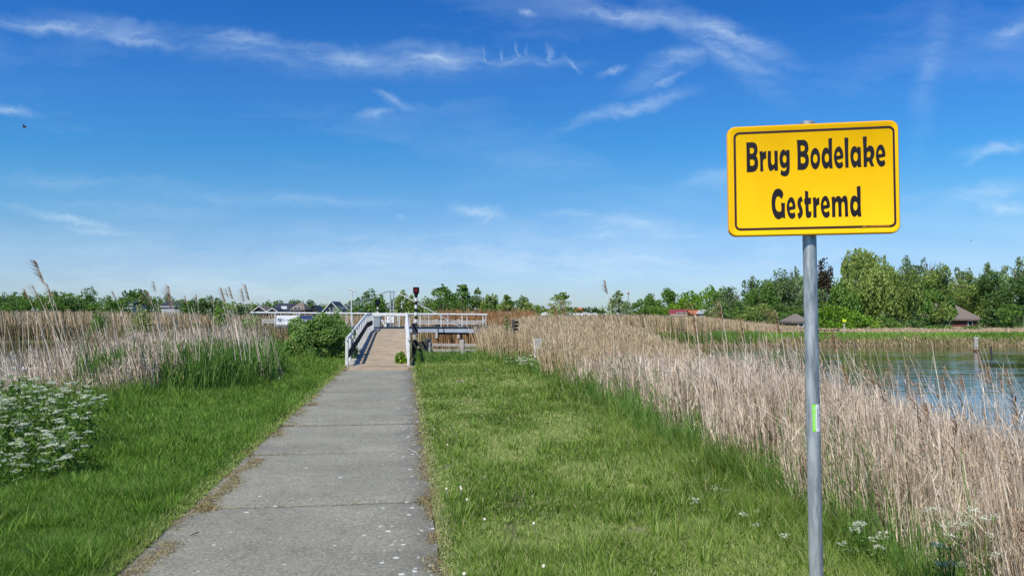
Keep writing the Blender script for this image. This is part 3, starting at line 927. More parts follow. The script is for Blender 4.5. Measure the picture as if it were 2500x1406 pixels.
# board forbidding entry hanging on the bar
nb = empty('prohibition_sign', pp(-.95, yb - .1, deck_z(yb) + .4), 'small white plate with a crossed ring hanging on the closing bar', 'sign')
c0 = P(953, 780, yb - .12)
mb = MB()
mb.box(c0, (.38, .02, .32))
plate = mb.build('plate', M['banner'], nb)
ring = [Vector((c0.x + .1 * math.cos(a), c0.y - .016, c0.z + .1 * math.sin(a))) for a in np.linspace(0, 2 * math.pi, 25)]
mb = MB()
mb.tube(ring, .012, 6, cap=False)
mb.tube([c0 + Vector((-.07, -.016, .07)), c0 + Vector((.07, -.016, -.07))], .011, 6)
mb.build('ring', M['grey_print'], plate)
for dx in (-.15, .15):
    mb = MB()
    mb.tube([c0 + Vector((dx, 0, .15)), c0 + Vector((dx, .05, .38))], .006, 5)
    mb.build('hanger', M['steel'], nb)

# ------------------------------------------------------------------ swing bridge, swung aside
BR = empty('swing_bridge', P(958, 812, 44.5), 'long steel swing bridge turned open with white rails and a cable mast', 'bridge')
yN, yF = 43.5, 45.6
A, B = P(612, 763, yN), P(1184, 768, yN)       # near rail ends
A2, B2 = P(640, 797, yN), P(1184, 803, yN)     # deck level
mb = MB()
for y, k in ((yN, 0), (yF, 1)):
    o2 = Vector((0, y - yN, 0))
    mb.bar(A2 + o2 + Vector((0, 0, -.11)), B2 + o2 + Vector((0, 0, -.11)), .12, .22)
girder = mb.build('girder', M['girder'], BR)
mb = MB()
mb.bar((A2 + B2) / 2 * 1 + Vector((-(B2 - A2).x / 2, (yF - yN) / 2, .02)), (A2 + B2) / 2 + Vector(((B2 - A2).x / 2 + .02, (yF - yN) / 2, .02)), (yF - yN) + .2, .05)
mb.build('deck', M['dark'], BR)
for t in (.025, .06, .79, .815, .36, .6):
    q = A2.lerp(B2, t)
    mb = MB()
    mb.bar(q + Vector((0, -.07, -.22)), q + Vector((0, -.07, .0)), .05, .02, up=(0, 1, 0))
    mb.build('stiffener', M['dark'], girder)
mb = MB()
mb.bar(A2.lerp(B2, .86) + Vector((-.9, .9, -.28)), A2.lerp(B2, .86) + Vector((.8, .9, -.28)), 1.2, .12)
mb.build('underplate', M['dark'], BR)
for y, r_, nm in ((yN, .045, 0), (yF, .035, 1)):
    o2 = Vector((0, y - yN, 0))
    mb = MB()
    mb.tube([A + o2, A.lerp(B, .5) + o2, B + o2 + Vector((.08, 0, 0))], r_, 10)
    hr = mb.build('handrail', M['white'], BR, smooth=True)
    for px in (672, 731, 805, 860, 942, 975, 1026, 1077, 1128, 1179):
        if nm:
            px = 1250 + (px - 1250) * yN / yF + 1
        x = (px - 1250) / F * yN
        t = (x - A.x) / (B.x - A.x)
        top = A.lerp(B, t) + o2
        t2 = (x - A2.x) / (B2.x - A2.x)
        bt = A2.lerp(B2, t2) + o2
        mb = MB()
        mb.bar((top.x, top.y, bt.z), (top.x, top.y, top.z - .03), .05 if not nm else .035, .05, up=(0, 1, 0))
        mb.build('post', M['white'], hr)
# mast and stays
mtop, mbot = P(957, 711, 44.6), P(957, 806, 44.6)
mb = MB()
for dx in (-.09, .09):
    mb.bar(mbot + Vector((dx, 0, -.1)), mtop + Vector((dx, 0, 0)), .07, .07, up=(0, 1, 0))
mb.bar(mtop + Vector((-.24, 0, -.02)), mtop + Vector((.24, 0, -.02)), .1, .07)
for k in range(1, 5):
    q = mbot.lerp(mtop, k / 5)
    mb.bar(q + Vector((-.09, 0, 0)), q + Vector((.09, 0, 0)), .04, .04)
mb.build('mast', M['steel'], BR)
for dy in (-1.0, 1.0):
    mb = MB()
    mb.tube([mtop + Vector((-.2, dy * .1, 0)), P(700, 800, 44.6) + Vector((0, dy, 0))], .016, 5)
    mb.build('stay_cable', M['steel'], BR)
    mb = MB()
    mb.tube([mtop + Vector((.2, dy * .1, 0)), P(1136, 803, 44.6) + Vector((0, dy, 0))], .016, 5)
    mb.build('stay_cable', M['steel'], BR)
# control box standing on the deck
cbx = empty('control_cabinet', P(921, 802, 44.3), 'grey control cabinet on the bridge left of the mast', 'cabinet')
mb = MB()
q = P(921, 788, 44.3)
mb.box(q, (.36, .4, .72), bev=.02)
mb.build('body', M['steel'], cbx)
mb = MB()
mb.box(q + Vector((0, 0, .39)), (.44, .48, .05))
mb.build('lid', M['white'], cbx)
mb = MB()
mb.bar(P(929, 774, 44.2), P(941, 798, 44.2), .07, .05, up=(0, 1, 0))
mb.build('strut', M['white'], cbx)

# banners
q0, q1 = P(675, 770, yN - .07), P(727, 793, yN - .07)
bn = empty('banner', (q0 + q1) / 2, 'white banner with a teal emblem hanging on the bridge railing', 'banner')
mb = MB()
mb.box((q0 + q1) / 2, (q1.x - q0.x, .012, q0.z - q1.z))
sheet = mb.build('sheet', M['banner'], bn)
cx_ = (q0 + q1) / 2
lg = cx_ + Vector((-.43, -.012, .01))
mb = MB()
mb.box(lg, (.23, .008, .17))
logo = mb.build('logo', M['navy'], sheet)
mb = MB()
mb.box(lg + Vector((-.055, -.008, -.03)), (.10, .006, .09))
mb.tube([lg + Vector((-.06 + .05 * k, -.011, -.02 - .04 * math.cos(k * 1.3))) for k in range(4)], .02, 6, mi=1)
mb.build('logo_wave', [M['teal'], M['banner']], logo)
text_mesh('Bodelaeke', .20, Matrix.Translation(cx_ + Vector((.13, -.008, .005))) @ Matrix.Rotation(math.pi / 2, 4, 'X'), M['grey_print'], sheet, depth=.001, fit=.80)
text_mesh('SCHOLTEN', .07, Matrix.Translation(cx_ + Vector((.40, -.008, -.20))) @ Matrix.Rotation(math.pi / 2, 4, 'X'), M['grey_print'], sheet, depth=.001, fit=.3) if False else None
q0, q1 = P(731, 770.5, yN - .07), P(770, 793, yN - .07)
bn2 = empty('banner', (q0 + q1) / 2, 'navy blue banner half hidden by the green bush', 'banner')
mb = MB()
mb.box((q0 + q1) / 2, (q1.x - q0.x, .012, q0.z - q1.z))
sh2 = mb.build('sheet', M['navy'], bn2)
text_mesh('WATER', .20, Matrix.Translation((q0 + q1) / 2 + Vector((.0, -.008, -.02))) @ Matrix.Rotation(math.pi / 2, 4, 'X'), M['banner'], sh2, depth=.001, fit=.72)


# ------------------------------------------------------------------ signals, lamp posts, timber
def signal(px, ytop, ybot, Y, wpx, label, lit, stripes):
    base, top = P(px, ybot, Y), P(px, ytop, Y)
    o = empty('signal_post', base, label, 'traffic signal')
    r_ = wpx / 2 / F * Y
    hh_ = 15 / F * Y * (1 if lit else .8)
    ps, n_ = top.z - hh_ * 1.15, stripes
    mb = MB()
    for i in range(n_):
        z0, z1 = base.z + (ps - base.z) * i / n_, base.z + (ps - base.z) * (i + 1) / n_
        mb.tube([(base.x, base.y, z0), (base.x, base.y, z1)], r_ * (1.0 if i % 2 else .97), 14, mi=i % 2)
    mb.build('pole', [M['black'], M['white']], o)
    mb = MB()
    cz_ = top.z - hh_ / 2
    mb.box((base.x, base.y, cz_), (hh_ * .92, hh_ * .7, hh_ * 1.0), bev=hh_ * .12)
    mb.tube([(base.x, base.y, cz_ - hh_ * .5), (base.x, base.y, cz_ - hh_ * .9)], [r_ * 1.5, r_ * 1.1], 10)
    hd = mb.build('lamp_head', M['black'], o)
    mb = MB()
    mb.tube([(base.x, base.y - hh_ * .355, cz_), (base.x, base.y - hh_ * .40, cz_)], hh_ * .27, 20)
    mb.build('lens', M['lens_red'] if lit else M['glass'], hd)
    mb = MB()
    n_ = 12
    for k in range(n_):
        a0, a1 = math.pi * k / n_, math.pi * (k + 1) / n_
        rr = hh_ * .38
        vv = [(base.x + rr * math.cos(a), base.y - hh_ * yy_, cz_ + rr * math.sin(a)) for a in (a0, a1) for yy_ in (.35, .75)]
        mb.add(vv, [(0, 1, 3, 2)])
    mb.build('visor', M['black'], hd)
    return o, base, r_


mr, nt = newmat('red_lens')
bs = bsdf(nt, (.36, .012, .010), .35, **{'Emission Color': (1, .02, .01, 1), 'Emission Strength': .12})
out(nt, bs)
M['lens_red'] = mr
sg, sb, sr = signal(1015.5, 701, 814, 37.6, 7.2, 'black and white striped signal post showing red beside the ramp', True, 11)
mb = MB()
mb.bar(P(1014, 816, 37.6), P(1011.5, 789, 37.6), .26, .22, up=(0, 1, 0))
mb.build('plinth', M['dark'], sg)
signal(922, 731, 800, 60, 4.2, 'smaller striped signal post with a dark lamp across the canal', False, 11)

# lamp post with two heads
lp_ = empty('lamp_post', P(857.5, 800, 62), 'tall thin pale post with two small heads behind the bridge', 'lamp post')
mb = MB()
mb.tube([P(857.5, 812, 62), P(858.5, 712, 62)], .055, 8)
mb.build('pole', M['white'], lp_)
for dx, dz in ((-.07, .03), (.26, -.12)):
    q = P(858, 708, 62) + Vector((dx, 0, dz))
    mb = MB()
    mb.bar(q + Vector((-.16, -.1, .05)), q + Vector((.16, 0, .0)), .16, .12, bev=.02)
    mb.build('lamp_head', M['white'], lp_)
lp2 = empty('lamp_post', P(1533, 775, 170), 'grey street lamp rising above the far shrubs', 'lamp post')
mb = MB()
mb.tube([P(1534, 780, 170), P(1534, 718, 170)], .09, 8)
mb.build('pole', M['steel'], lp2)
mb = MB()
mb.tube([P(1534, 718, 170), P(1534, 715.5, 170), P(1534, 713.5, 170)], [.2, .28, .12], 10)
mb.build('lamp_head', M['orange_tile'], lp2)


def thing_mb(name, label, cat, loc, parts, group=None):
    o = empty(name, loc, label, cat, group)
    for nm, mb_, m_ in parts:
        mb_.build(nm, m_, o)
    return o


# timber mooring work right of the ramp
YT = 37.0
pA, pB = P(1046, 873, YT - 1), P(1046, 829, YT - 1)
mb1, mb2, mb3 = MB(), MB(), MB()
mb1.bar(pA, pB, .22, .22, up=(0, 1, 0), bev=.03)
mb2.bar(P(1036, 880, YT - 1.1), P(1040, 832, YT - 1.1), .18, .18, up=(0, 1, 0))
mb2.bar(P(1010, 840, YT - .8), P(1040, 838, YT - .8), .16, .2)
mb2.bar(P(1008, 856, YT - .8), P(1040, 855, YT - .8), .16, .2)
mb2.bar(P(1012, 878, YT - .8), P(1012, 830, YT - .8), .22, .22, up=(0, 1, 0))
mb3.tube([pB, pB + Vector((-.02, 0, .05))], [.2, .17], 12)
thing_mb('timber_fender', 'dark timber fender frame beside the right railing', 'fender', pA, [('post', mb1, M['wood']), ('timber', mb2, M['darkwood']), ('cap', mb3, M['darkwood'])])
fn = empty('guide_fence', P(1125, 868, 38.5), 'pale weathered plank fender standing in the canal right of the ramp', 'fender')
for y0_, y1_ in ((838.5, 845.5), (852, 859)):
    mb = MB()
    a, b = P(1050, (y0_ + y1_) / 2, 38.5), P(1185, (y0_ + y1_) / 2 + 1, 38.9)
    mb.bar(a, b, .12, (y1_ - y0_) / F * 38.5, bev=.01)
    mb.build('plank', M['wood'], fn)
for px in (1128, 1180):
    mb = MB()
    mb.bar(P(px, 885, 38.2), P(px, 829, 38.2), .24, .24, up=(0, 1, 0), bev=.03)
    mb.build('post', M['wood'], fn)
fn2 = empty('guide_fence', P(1100, 800, 57), 'long grey plank fender on the far bank seen under the bridge rail', 'fender')
for (xa, xb, yc) in ((1012, 1182, 784), (1012, 1182, 789.5), (905, 948, 783), (640, 700, 781), (640, 700, 787)):
    mb = MB()
    mb.bar(P(xa, yc, 57), P(xb, yc + .8, 57), .12, .14, bev=.01)
    mb.build('plank', M['wood'], fn2)
for px in (1012, 1066, 1120, 1182, 905, 948, 642, 699):
    mb = MB()
    mb.bar(P(px, 826, 57.3), P(px, 779, 57.3), .2, .2, up=(0, 1, 0), bev=.02)
    mb.build('post', M['wood'], fn2)
fn3 = empty('guide_fence', P(560, 870, 36), 'grey weathered plank half hidden in the reeds left of the bush', 'fender')
mb = MB()
mb.bar(P(690, 842, 36), P(745, 843, 36), .1, .14)
mb.build('plank', M['wood'], fn3)
for px in (696, 740):
    mb = MB()
    mb.bar(P(px, 880, 36.2), P(px, 836, 36.2), .18, .18, up=(0, 1, 0))
    mb.build('post', M['wood'], fn3)
# three-lamp signal seen from the side
ss = empty('signal_post', P(1252, 850, 24.6), 'dark three lamp signal seen side on among the reeds', 'traffic signal')
mb = MB()
mb.bar(P(1253, 892, 24.6), P(1253, 780, 24.6), .09, .09, up=(0, 1, 0))
mb.build('pole', M['darkwood'], ss)
mb = MB()
mb.bar(P(1255.5, 810, 24.6), P(1255.5, 782, 24.6), .05, .23, up=(0, 1, 0))
hd = mb.build('lamp_head', M['darkwood'], ss)
for yv in (787, 795.5, 804.5):
    mb = MB()
    mb.tube([P(1256, yv, 24.6), P(1265.5, yv - .5, 24.6)], [.05, .034], 12)
    mb.build('visor', M['black'], hd)
# white post stump
st = empty('marker_post', P(1314, 856, 20.4), 'short flaking white post stump among the reeds', 'post')
mb = MB()
mb.bar(P(1314, 872, 20.4), P(1313, 827, 20.4), .22, .22, up=(0, 1, 0), bev=.03)
mb.build('stump', mat('flaking_white', (.78, .77, .74), (.30, .29, .27), .8, 14, .6), st)
# post in the lake
wp = empty('mooring_post', P(2383, 857, 52), 'grey mooring post with a white cap standing in the lake', 'post')
mb = MB()
mb.bar(P(2383, 862, 52), P(2383, 826, 52), .2, .2, up=(0, 1, 0), bev=.03)
mb.build('shaft', M['wood'], wp)
mb = MB()
mb.bar(P(2383, 826, 52), P(2383, 823.5, 52), .23, .23, up=(0, 1, 0), bev=.03)
mb.build('cap', M['white'], wp)
mb = MB()
mb.bar(P(2383, 857, 52), P(2383, 853.5, 52), .25, .25, up=(0, 1, 0))
mb.build('band', M['black'], wp)
wp2 = empty('mooring_post', P(2421, 868, 46), 'thin dark leaning stake in the lake beside the capped post', 'post')
mb = MB()
mb.bar(P(2421, 872, 46), P(2419, 846, 46), .09, .09, up=(0, 1, 0))
mb.build('stake', M['darkwood'], wp2)
# yellow board on a post across the lake
ys_ = empty('notice_sign', P(2061, 812, 64), 'small fluorescent yellow board on a post across the lake', 'sign')
mb = MB()
mb.bar(P(2061, 818, 64), P(2061, 782, 64), .09, .09, up=(0, 1, 0))
mb.build('post', M['wood'], ys_)
mb = MB()
mb.box(P(2061.5, 783, 63.9), (.31, .03, .2))
mb.build('board', M['lampyel'], ys_)
# low fence on the far bank
lf = empty('low_fence', P(2015, 812, 75), 'low dark rail fence on the far bank below the trees', 'fence')
mb = MB()
mb.bar(P(1996, 806, 75), P(2048, 806, 75), .08, .09)
mb.build('rail', M['darkwood'], lf)
for px in (1998, 2014, 2030, 2046):
    mb = MB()
    mb.bar(P(px, 815, 75), P(px, 804, 75), .1, .1, up=(0, 1, 0))
    mb.build('post', M['darkwood'], lf)
# white boat glimpsed through the left reeds
bt = empty('rowing_boat', P(68, 915, 30.5), 'white hulled rowing boat glimpsed through the reeds at the left', 'boat')
bc = P(68, 905, 30.5)
mb = MB()
hull = []
for t in np.linspace(-1, 1, 11):
    w_ = .5 * (1 - t ** 4) + .02
    x = bc.x + t * 1.1
    hull += [(x, bc.y - w_, ZW + .36 + .06 * t * t), (x, bc.y - w_ * .6, ZW - .05), (x, bc.y + w_ * .6, ZW - .05), (x, bc.y + w_, ZW + .36 + .06 * t * t)]
mb.add(hull, [(4 * i + k, 4 * i + k + 1, 4 * i + 5 + k, 4 * i + 4 + k) for i in range(10) for k in range(3)] + [(0, 1, 2, 3), (40, 41, 42, 43)])
mb.build('hull', M['white'], bt)
mb = MB()
for dx in (-.4, .4):
    mb.box((bc.x + dx, bc.y, ZW + .28), (.2, .9, .03))
mb.build('thwart', M['wood'], bt)


# ------------------------------------------------------------------ houses
def house(px0, px1, Y, eave, ridge, depth, label, wall, roof, base=-.8, gable=True, trim=None, hip=0.0, over=.25, windows=(), chimney=None, cat='house', name='house'):
    """gable=True: the gable end faces the viewer; otherwise the eaves do. eave, ridge in photo rows"""
    x0, x1 = (px0 - 1250) / F * Y, (px1 - 1250) / F * Y
    ze, zr = P(1250, eave, Y).z, P(1250, ridge, Y).z
    o = empty(name, ((x0 + x1) / 2, Y, base), label, cat)
    xm = (x0 + x1) / 2
    mb = MB()
    if gable:
        prof = [(x0, base), (x1, base), (x1, ze), (xm, zr - .08), (x0, ze)]
        mb.prism(prof, Matrix.Translation((0, Y, 0)), depth)
    else:
        mb.prism([(x0, base), (x1, base), (x1, ze), (x0, ze)], Matrix.Translation((0, Y, 0)), depth)
        if not hip:
            for x in (x0, x1 - .2):
                mb.add([(x, Y, ze), (x, Y + depth, ze), (x, Y + depth / 2, zr - .1), (x + .2, Y, ze), (x + .2, Y + depth, ze), (x + .2, Y + depth / 2, zr - .1)],
                       [(0, 1, 2), (3, 4, 5), (0, 2, 5, 3), (1, 2, 5, 4)])
    w_ = mb.build('wall', wall, o)
    mb = MB()
    t = .14 if roof is not M['thatch'] else .3
    if gable:
        for s in (-1, 1):
            xe = x0 - over if s < 0 else x1 + over
            sl = (zr - ze) / (x1 - xm)
            zee = ze - sl * over
            mb.add([(xm, Y - over, zr), (xe, Y - over, zee), (xe, Y + depth + over, zee), (xm, Y + depth + over, zr),
                    (xm, Y - over, zr + t), (xe, Y - over, zee + t), (xe, Y + depth + over, zee + t), (xm, Y + depth + over, zr + t)],
                   [(0, 1, 2, 3), (4, 5, 6, 7), (0, 1, 5, 4), (2, 3, 7, 6), (1, 2, 6, 5)])
    else:
        ym = Y + depth / 2
        xr0, xr1 = x0 - over * (1 if not hip else 0) + hip, x1 + over * (1 if not hip else 0) - hip
        a = [(x0 - over, Y - over, ze - .1), (x1 + over, Y - over, ze - .1), (x1 + over, Y + depth + over, ze - .1), (x0 - over, Y + depth + over, ze - .1), (xr0, ym, zr - t), (xr1, ym, zr - t)]
        b = [(x, y, z + t) for x, y, z in a]
        mb.add(a + b, [(0, 1, 5, 4), (2, 3, 4, 5), (1, 2, 5), (3, 0, 4), (6, 7, 11, 10), (8, 9, 10, 11), (7, 8, 11), (9, 6, 10), (0, 1, 7, 6), (1, 2, 8, 7), (2, 3, 9, 8), (3, 0, 6, 9)])
    rf = mb.build('roof', roof, o)
    if trim is not None and gable:
        mb = MB()
        yy_ = Y - over - .04
        sl = (zr - ze) / (x1 - xm)
        for s in (-1, 1):
            xe = x0 - over if s < 0 else x1 + over
            mb.bar((xm, yy_, zr + .03), (xe, yy_, ze - sl * over + .03), .08, .19, up=(0, 0, 1))
        mb.build('bargeboard', trim, rf)
    elif trim is not None:
        mb = MB()
        mb.bar((x0 - over, Y - over - .05, ze - .05), (x1 + over, Y - over - .05, ze - .05), .1, .2)
        mb.build('gutter', trim, rf)
    if chimney:
        mb = MB()
        cxp = (chimney - 1250) / F * Y
        mb.box((cxp, Y + depth / 2, zr + .2), (.7, .6, 1.0))
        mb.build('chimney', M['brick'], rf)
    for (wx0, wx1, wy0, wy1, wm) in windows:
        xa, xb = (wx0 - 1250) / F * Y, (wx1 - 1250) / F * Y
        za, zb = P(1250, wy1, Y).z, P(1250, wy0, Y).z
        mb = MB()
        f_ = .1
        mb.box(((xa + xb) / 2, Y - .04, zb), (xb - xa + f_, .1, f_))
        mb.box(((xa + xb) / 2, Y - .04, za), (xb - xa + f_, .1, f_))
        nb_ = max(1, int(round((xb - xa) / 1.1)))
        for k in range(nb_ + 1):
            xk = xa + (xb - xa) * k / nb_
            mb.bar((xk, Y - .04, za + .05), (xk, Y - .04, zb - .05), f_, .1, up=(0, 1, 0))
        fr = mb.build('window', M['white'], o)
        mb = MB()
        mb.box(((xa + xb) / 2, Y - .02, (za + zb) / 2), (xb - xa, .04, zb - za))
        mb.build('pane', M[wm], fr)
    return o


house(668, 716, 205, 758, 740, 8, 'dark tiled roof house with a white dormer behind the bridge', M['plank_dark'], M['slate'], gable=False, trim=M['white'])
dm = MB()
dm.box(P(695, 751, 203.5), (1.5, 1.2, .8))
dmr = empty('dormer', P(695, 751, 203.5), 'x', 'x')
bpy.data.objects.remove(dmr)
hs = [o for o in bpy.data.objects if o.name == 'house'][0]
dm.build('dormer', M['white'], hs)
house(711, 743, 203, 757, 738.5, 7, 'brown thatched house with a shaded balcony left of the gabled ones', M['plank_dark'], M['thatch'], gable=False, hip=1.2, windows=[(717, 735, 750, 759, 'glass')])
house(787, 832, 190, 762, 736.5, 9, 'house with a big white edged glass gable behind the bridge', M['glass'], M['slate'], trim=M['white'], over=.3, windows=[(797, 806, 752, 762, 'glass'), (814, 823, 752, 762, 'glass')])
house(832, 852, 200, 758, 747, 7, 'small white edged gable house just right of the glass gable', M['plank_dark'], M['slate'], trim=M['white'], windows=[(838, 845, 753, 759, 'glass')])
house(655, 676, 190, 759, 753, 7, 'low dark gable house at the left end of the bridge rail', M['plank_dark'], M['slate'], trim=M['white'])
house(617, 650, 205, 760, 748, 7, 'brown gable house leftmost behind the bridge rail', M['plank_dark'], M['thatch'], trim=M['white'])
house(756, 775, 210, 758, 746, 7, 'dark pointed roof house in the gap left of the glass gable', M['plank_dark'], M['slate'], gable=True)
house(851, 878, 185, 765, 752, 7, 'white edged gable house partly behind the pale lamp post', M['plank_dark'], M['slate'], trim=M['white'])
house(304, 324, 210, 743, 733, 8, 'grey roofed house deep in the trees at the far left', M['render'], M['slate'], gable=False, trim=M['white'])
house(394, 440, 200, 748, 734, 8, 'grey roofed house with white corner posts behind the reeds at the left', M['render'], M['slate'], gable=False, trim=M['white'], windows=[(426, 434, 748, 756, 'glass')])
house(1298, 1346, 260, 760, 748, 12, 'long low flat roofed grey hall behind the caravans', M['render'], M['girder'], gable=False, trim=M['white'], cat='building', name='hall')
house(1405, 1424, 240, 762, 751, 8, 'red brown roofed house behind the caravans', M['brick'], M['orange_tile'], gable=False)
house(1638, 1692, 190, 768, 754.5, 9, 'maroon roofed house with a row of white windows', M['brick'], M['maroon_tile'], gable=False, trim=M['white'], windows=[(1652, 1676, 763, 770, 'glass')])
house(1690, 1722, 185, 767, 757, 8, 'orange tiled house beside the maroon roofed one', M['brick'], M['orange_tile'], gable=False)
house(1716, 1732, 180, 764, 757, 6, 'small white gable house right of the orange tiled roof', M['render'], M['render'], trim=M['white'], windows=[(1720, 1728, 764, 774, 'glass')])
house(1934, 1976, 112, 787, 766, 4.5, 'small thatched hut with a yellow wall behind the sign pole', mat('hut_wall', (.30, .25, .08), (.2, .12, .06), .9, 4), M['thatch'], gable=False, hip=1.1, over=.25, base=-1.0, windows=[(1948, 1960, 789, 798, 'glass')], name='hut')
fh = house(2284, 2388, 136, 781, 737, 9, 'thatched brick farmhouse under the trees across the lake', M['brick'], M['thatch'], gable=False, hip=2.4, over=.5, base=-1.1, chimney=2342, windows=[(2362, 2372, 784, 799, 'glass'), (2300, 2316, 786, 797, 'glass')], name='farmhouse')

# hedge in front of the farmhouse, red-roofed feeder, etc. are built with the trees below


def caravan(px, w, top, Y, label, seed):
    r_ = random.Random(seed)
    x = (px - 1250) / F * Y
    L = w / F * Y
    zt = P(1250, top, Y).z
    zb = zt - 2.3
    o = empty('caravan', (x, Y, zb - .4), label, 'caravan', 'white caravans parked beyond the reeds')
    mb = MB()
    prof = [(-L / 2, .1), (-L / 2 + .1, 0), (L / 2 - .35, 0), (L / 2, .5), (L / 2 - .05, 1.3), (L / 2 - .45, 2.2), (L / 2 - .7, 2.3), (-L / 2 + .4, 2.3), (-L / 2 + .05, 2.05)]
    mb.prism(prof, Matrix.Translation((x, Y, zb)), 2.2)
    bd = mb.build('body', M['white'], o)
    for dx in (-.28, .08):
        mb = MB()
        mb.box((x + dx * L, Y - .02, zb + 1.45), (L * .24, .05, .55), bev=.02)
        mb.build('window', M['glass'], bd)
    mb = MB()
    mb.box((x + .3 * L, Y - .02, zb + 1.05), (.6, .04, 1.8))
    mb.build('door', M['render'], bd)
    mb = MB()
    mb.tube([(x, Y - .05, zb), (x, Y + .15, zb)], .36, 16)
    mb.build('wheel', M['black'], o)
    if r_.random() < .6:
        mb = MB()
        mb.box((x - .1 * L, Y + 1.1, zt + .08), (.7, .5, .14), bev=.03)
        mb.build('roof_hatch', M['render'], bd)
    return o


for i, (px, w, top, Y, lb) in enumerate([
        (1052, 50, 764.5, 120, 'white caravan roof just right of the striped signal post'),
        (1155, 46, 763, 125, 'white caravan behind the right end of the bridge rail'),
        (1226, 36, 764, 130, 'white caravan with dark awning nearest the bridge end'),
        (1243, 34, 763.5, 140, 'second white caravan standing close beside the awning one'),
        (1336, 30, 763, 150, 'white caravan left of the lone tree, half behind shrubs'),
        (1380, 34, 763, 150, 'white caravan just right of the lone tree'),
        (1408, 32, 764, 152, 'white caravan in the middle of the row right of the lone tree'),
        (1434, 32, 764, 148, 'white caravan in the row, below the red roof'),
        (1455, 22, 765, 150, 'small white caravan at the right end of the row'),
        (1478, 18, 765, 155, 'white caravan standing apart left of the pale poplar'),
        (1520, 26, 763, 165, 'white caravan glimpsed below the pale poplar')]):
    caravan(px, w, top, Y, lb, i)


# ------------------------------------------------------------------ trees
def crown_points(kind, n, x, y, zb, zt, r, rs):
    H = zt - zb
    cz = (zb + zt) / 2
    if kind in ('round', 'sparse', 'bush'):
        nl = {'round': 26, 'sparse': 22, 'bush': 30}[kind]
        u = rs.normal(size=(nl, 3))
        u /= np.linalg.norm(u, axis=1)[:, None]
        rad_ = rs.uniform(.35, .78, nl) ** .7
        lc = u * rad_[:, None]
        lc[:4] = [[0, 0, .62], [.05, 0, .3], [-.1, 0, -.2], [.1, 0, .0]]
        lr = rs.uniform(.17, .36, nl)
        if kind == 'sparse':
            lr = rs.uniform(.12, .25, nl)
        k = rs.integers(0, nl, n)
        d = rs.normal(size=(n, 3))
        d /= np.linalg.norm(d, axis=1)[:, None]
        rr = lr[k] * rs.uniform(.35, 1.08, n) ** .6
        p = lc[k] + d * rr[:, None]
        if kind == 'bush':
            p[:, 2] = np.abs(p[:, 2] + .25) * 1.25 - .6
        # egg shape: a little wider below
        wd = 1 - .22 * p[:, 2]
        c_ = np.stack([x + p[:, 0] * r * wd * 1.12, y + p[:, 1] * r * wd * 1.12, cz + p[:, 2] * H / 2], 1)
        t = .5 + (k / nl - .5) * .5 + rs.normal(size=n) * .2
    elif kind == 'mass':
        nl = 40
        lc = np.stack([rs.uniform(-1, 1, nl), rs.uniform(-1, 1, nl), rs.uniform(-1, .8, nl)], 1)
        lc[:, 2] -= .5 * np.abs(lc[:, 0]) ** 2 * (lc[:, 2] > 0) * lc[:, 2]
        lr = rs.uniform(.2, .36, nl)
        k = rs.integers(0, nl, n)
        d = rs.normal(size=(n, 3))
        d /= np.linalg.norm(d, axis=1)[:, None]
        p = lc[k] + d * (lr[k] * rs.uniform(.4, 1.05, n) ** .6)[:, None]
        c_ = np.stack([x + p[:, 0] * r, y + p[:, 1] * r * .5, cz + p[:, 2] * H / 2], 1)
        t = .5 + (k / nl - .5) * .5 + rs.normal(size=n) * .2
    elif kind == 'poplar':
        t0 = rs.random(n) ** .9
        nl = 44
        la, lt = rs.uniform(0, 2 * np.pi, nl), rs.random(nl) ** 1.15
        k = rs.integers(0, nl, n)
        prof = np.clip((1 - lt) * 1.9, 0, 1) ** .7 * (.75 + .25 * rs.random(nl))
        pc = np.stack([np.cos(la) * prof * .55, np.sin(la) * prof * .55, lt * 2 - 1], 1)
        d = rs.normal(size=(n, 3))
        d /= np.linalg.norm(d, axis=1)[:, None]
        p = pc[k] + d * np.array([.50, .50, .20]) * (prof[k] ** .8)[:, None] * rs.uniform(.4, 1, n)[:, None]
        c_ = np.stack([x + p[:, 0] * r, y + p[:, 1] * r, cz + p[:, 2] * H / 2 * .97], 1)
        t = .5 + (k / nl - .5) * .5 + rs.normal(size=n) * .2
    elif kind == 'willow':
        ns = 900
        # strand heads over a lumpy dome
        u = rs.normal(size=(ns, 3))
        u[:, 2] = np.abs(u[:, 2]) * .9
        u /= np.linalg.norm(u, axis=1)[:, None]
        nb = 17
        bc_ = rs.normal(size=(nb, 3))
        bc_[:, 2] = np.abs(bc_[:, 2])
        bc_ /= np.linalg.norm(bc_, axis=1)[:, None]
        bk = rs.integers(0, nb, ns)
        lump = bc_[bk] * np.array([.74, .74, .72]) * rs.uniform(.45, 1, nb)[bk][:, None] + u * .36
        hx, hy, hz_ = x + lump[:, 0] * r, y + lump[:, 1] * r, zb + H * .34 + lump[:, 2] * H * .66
        ln = rs.uniform(.10, .34, ns) * H
        ln = np.minimum(ln, hz_ - zb - rs.uniform(0, .12, ns) * H)
        k = rs.integers(0, ns, n)
        t0 = rs.random(n)
        rad_out = np.stack([lump[k, 0], lump[k, 1]], 1) * .12 * r
        c_ = np.stack([hx[k] + rad_out[:, 0] * t0 + rs.normal(size=n) * .14, hy[k] + rad_out[:, 1] * t0 + rs.normal(size=n) * .14, hz_[k] - ln[k] * t0 + rs.normal(size=n) * .1], 1)
        t = .5 + (bk[k] / nb - .5) * .5 + rs.normal(size=n) * .2
    return c_, t


TREE_N = [0]


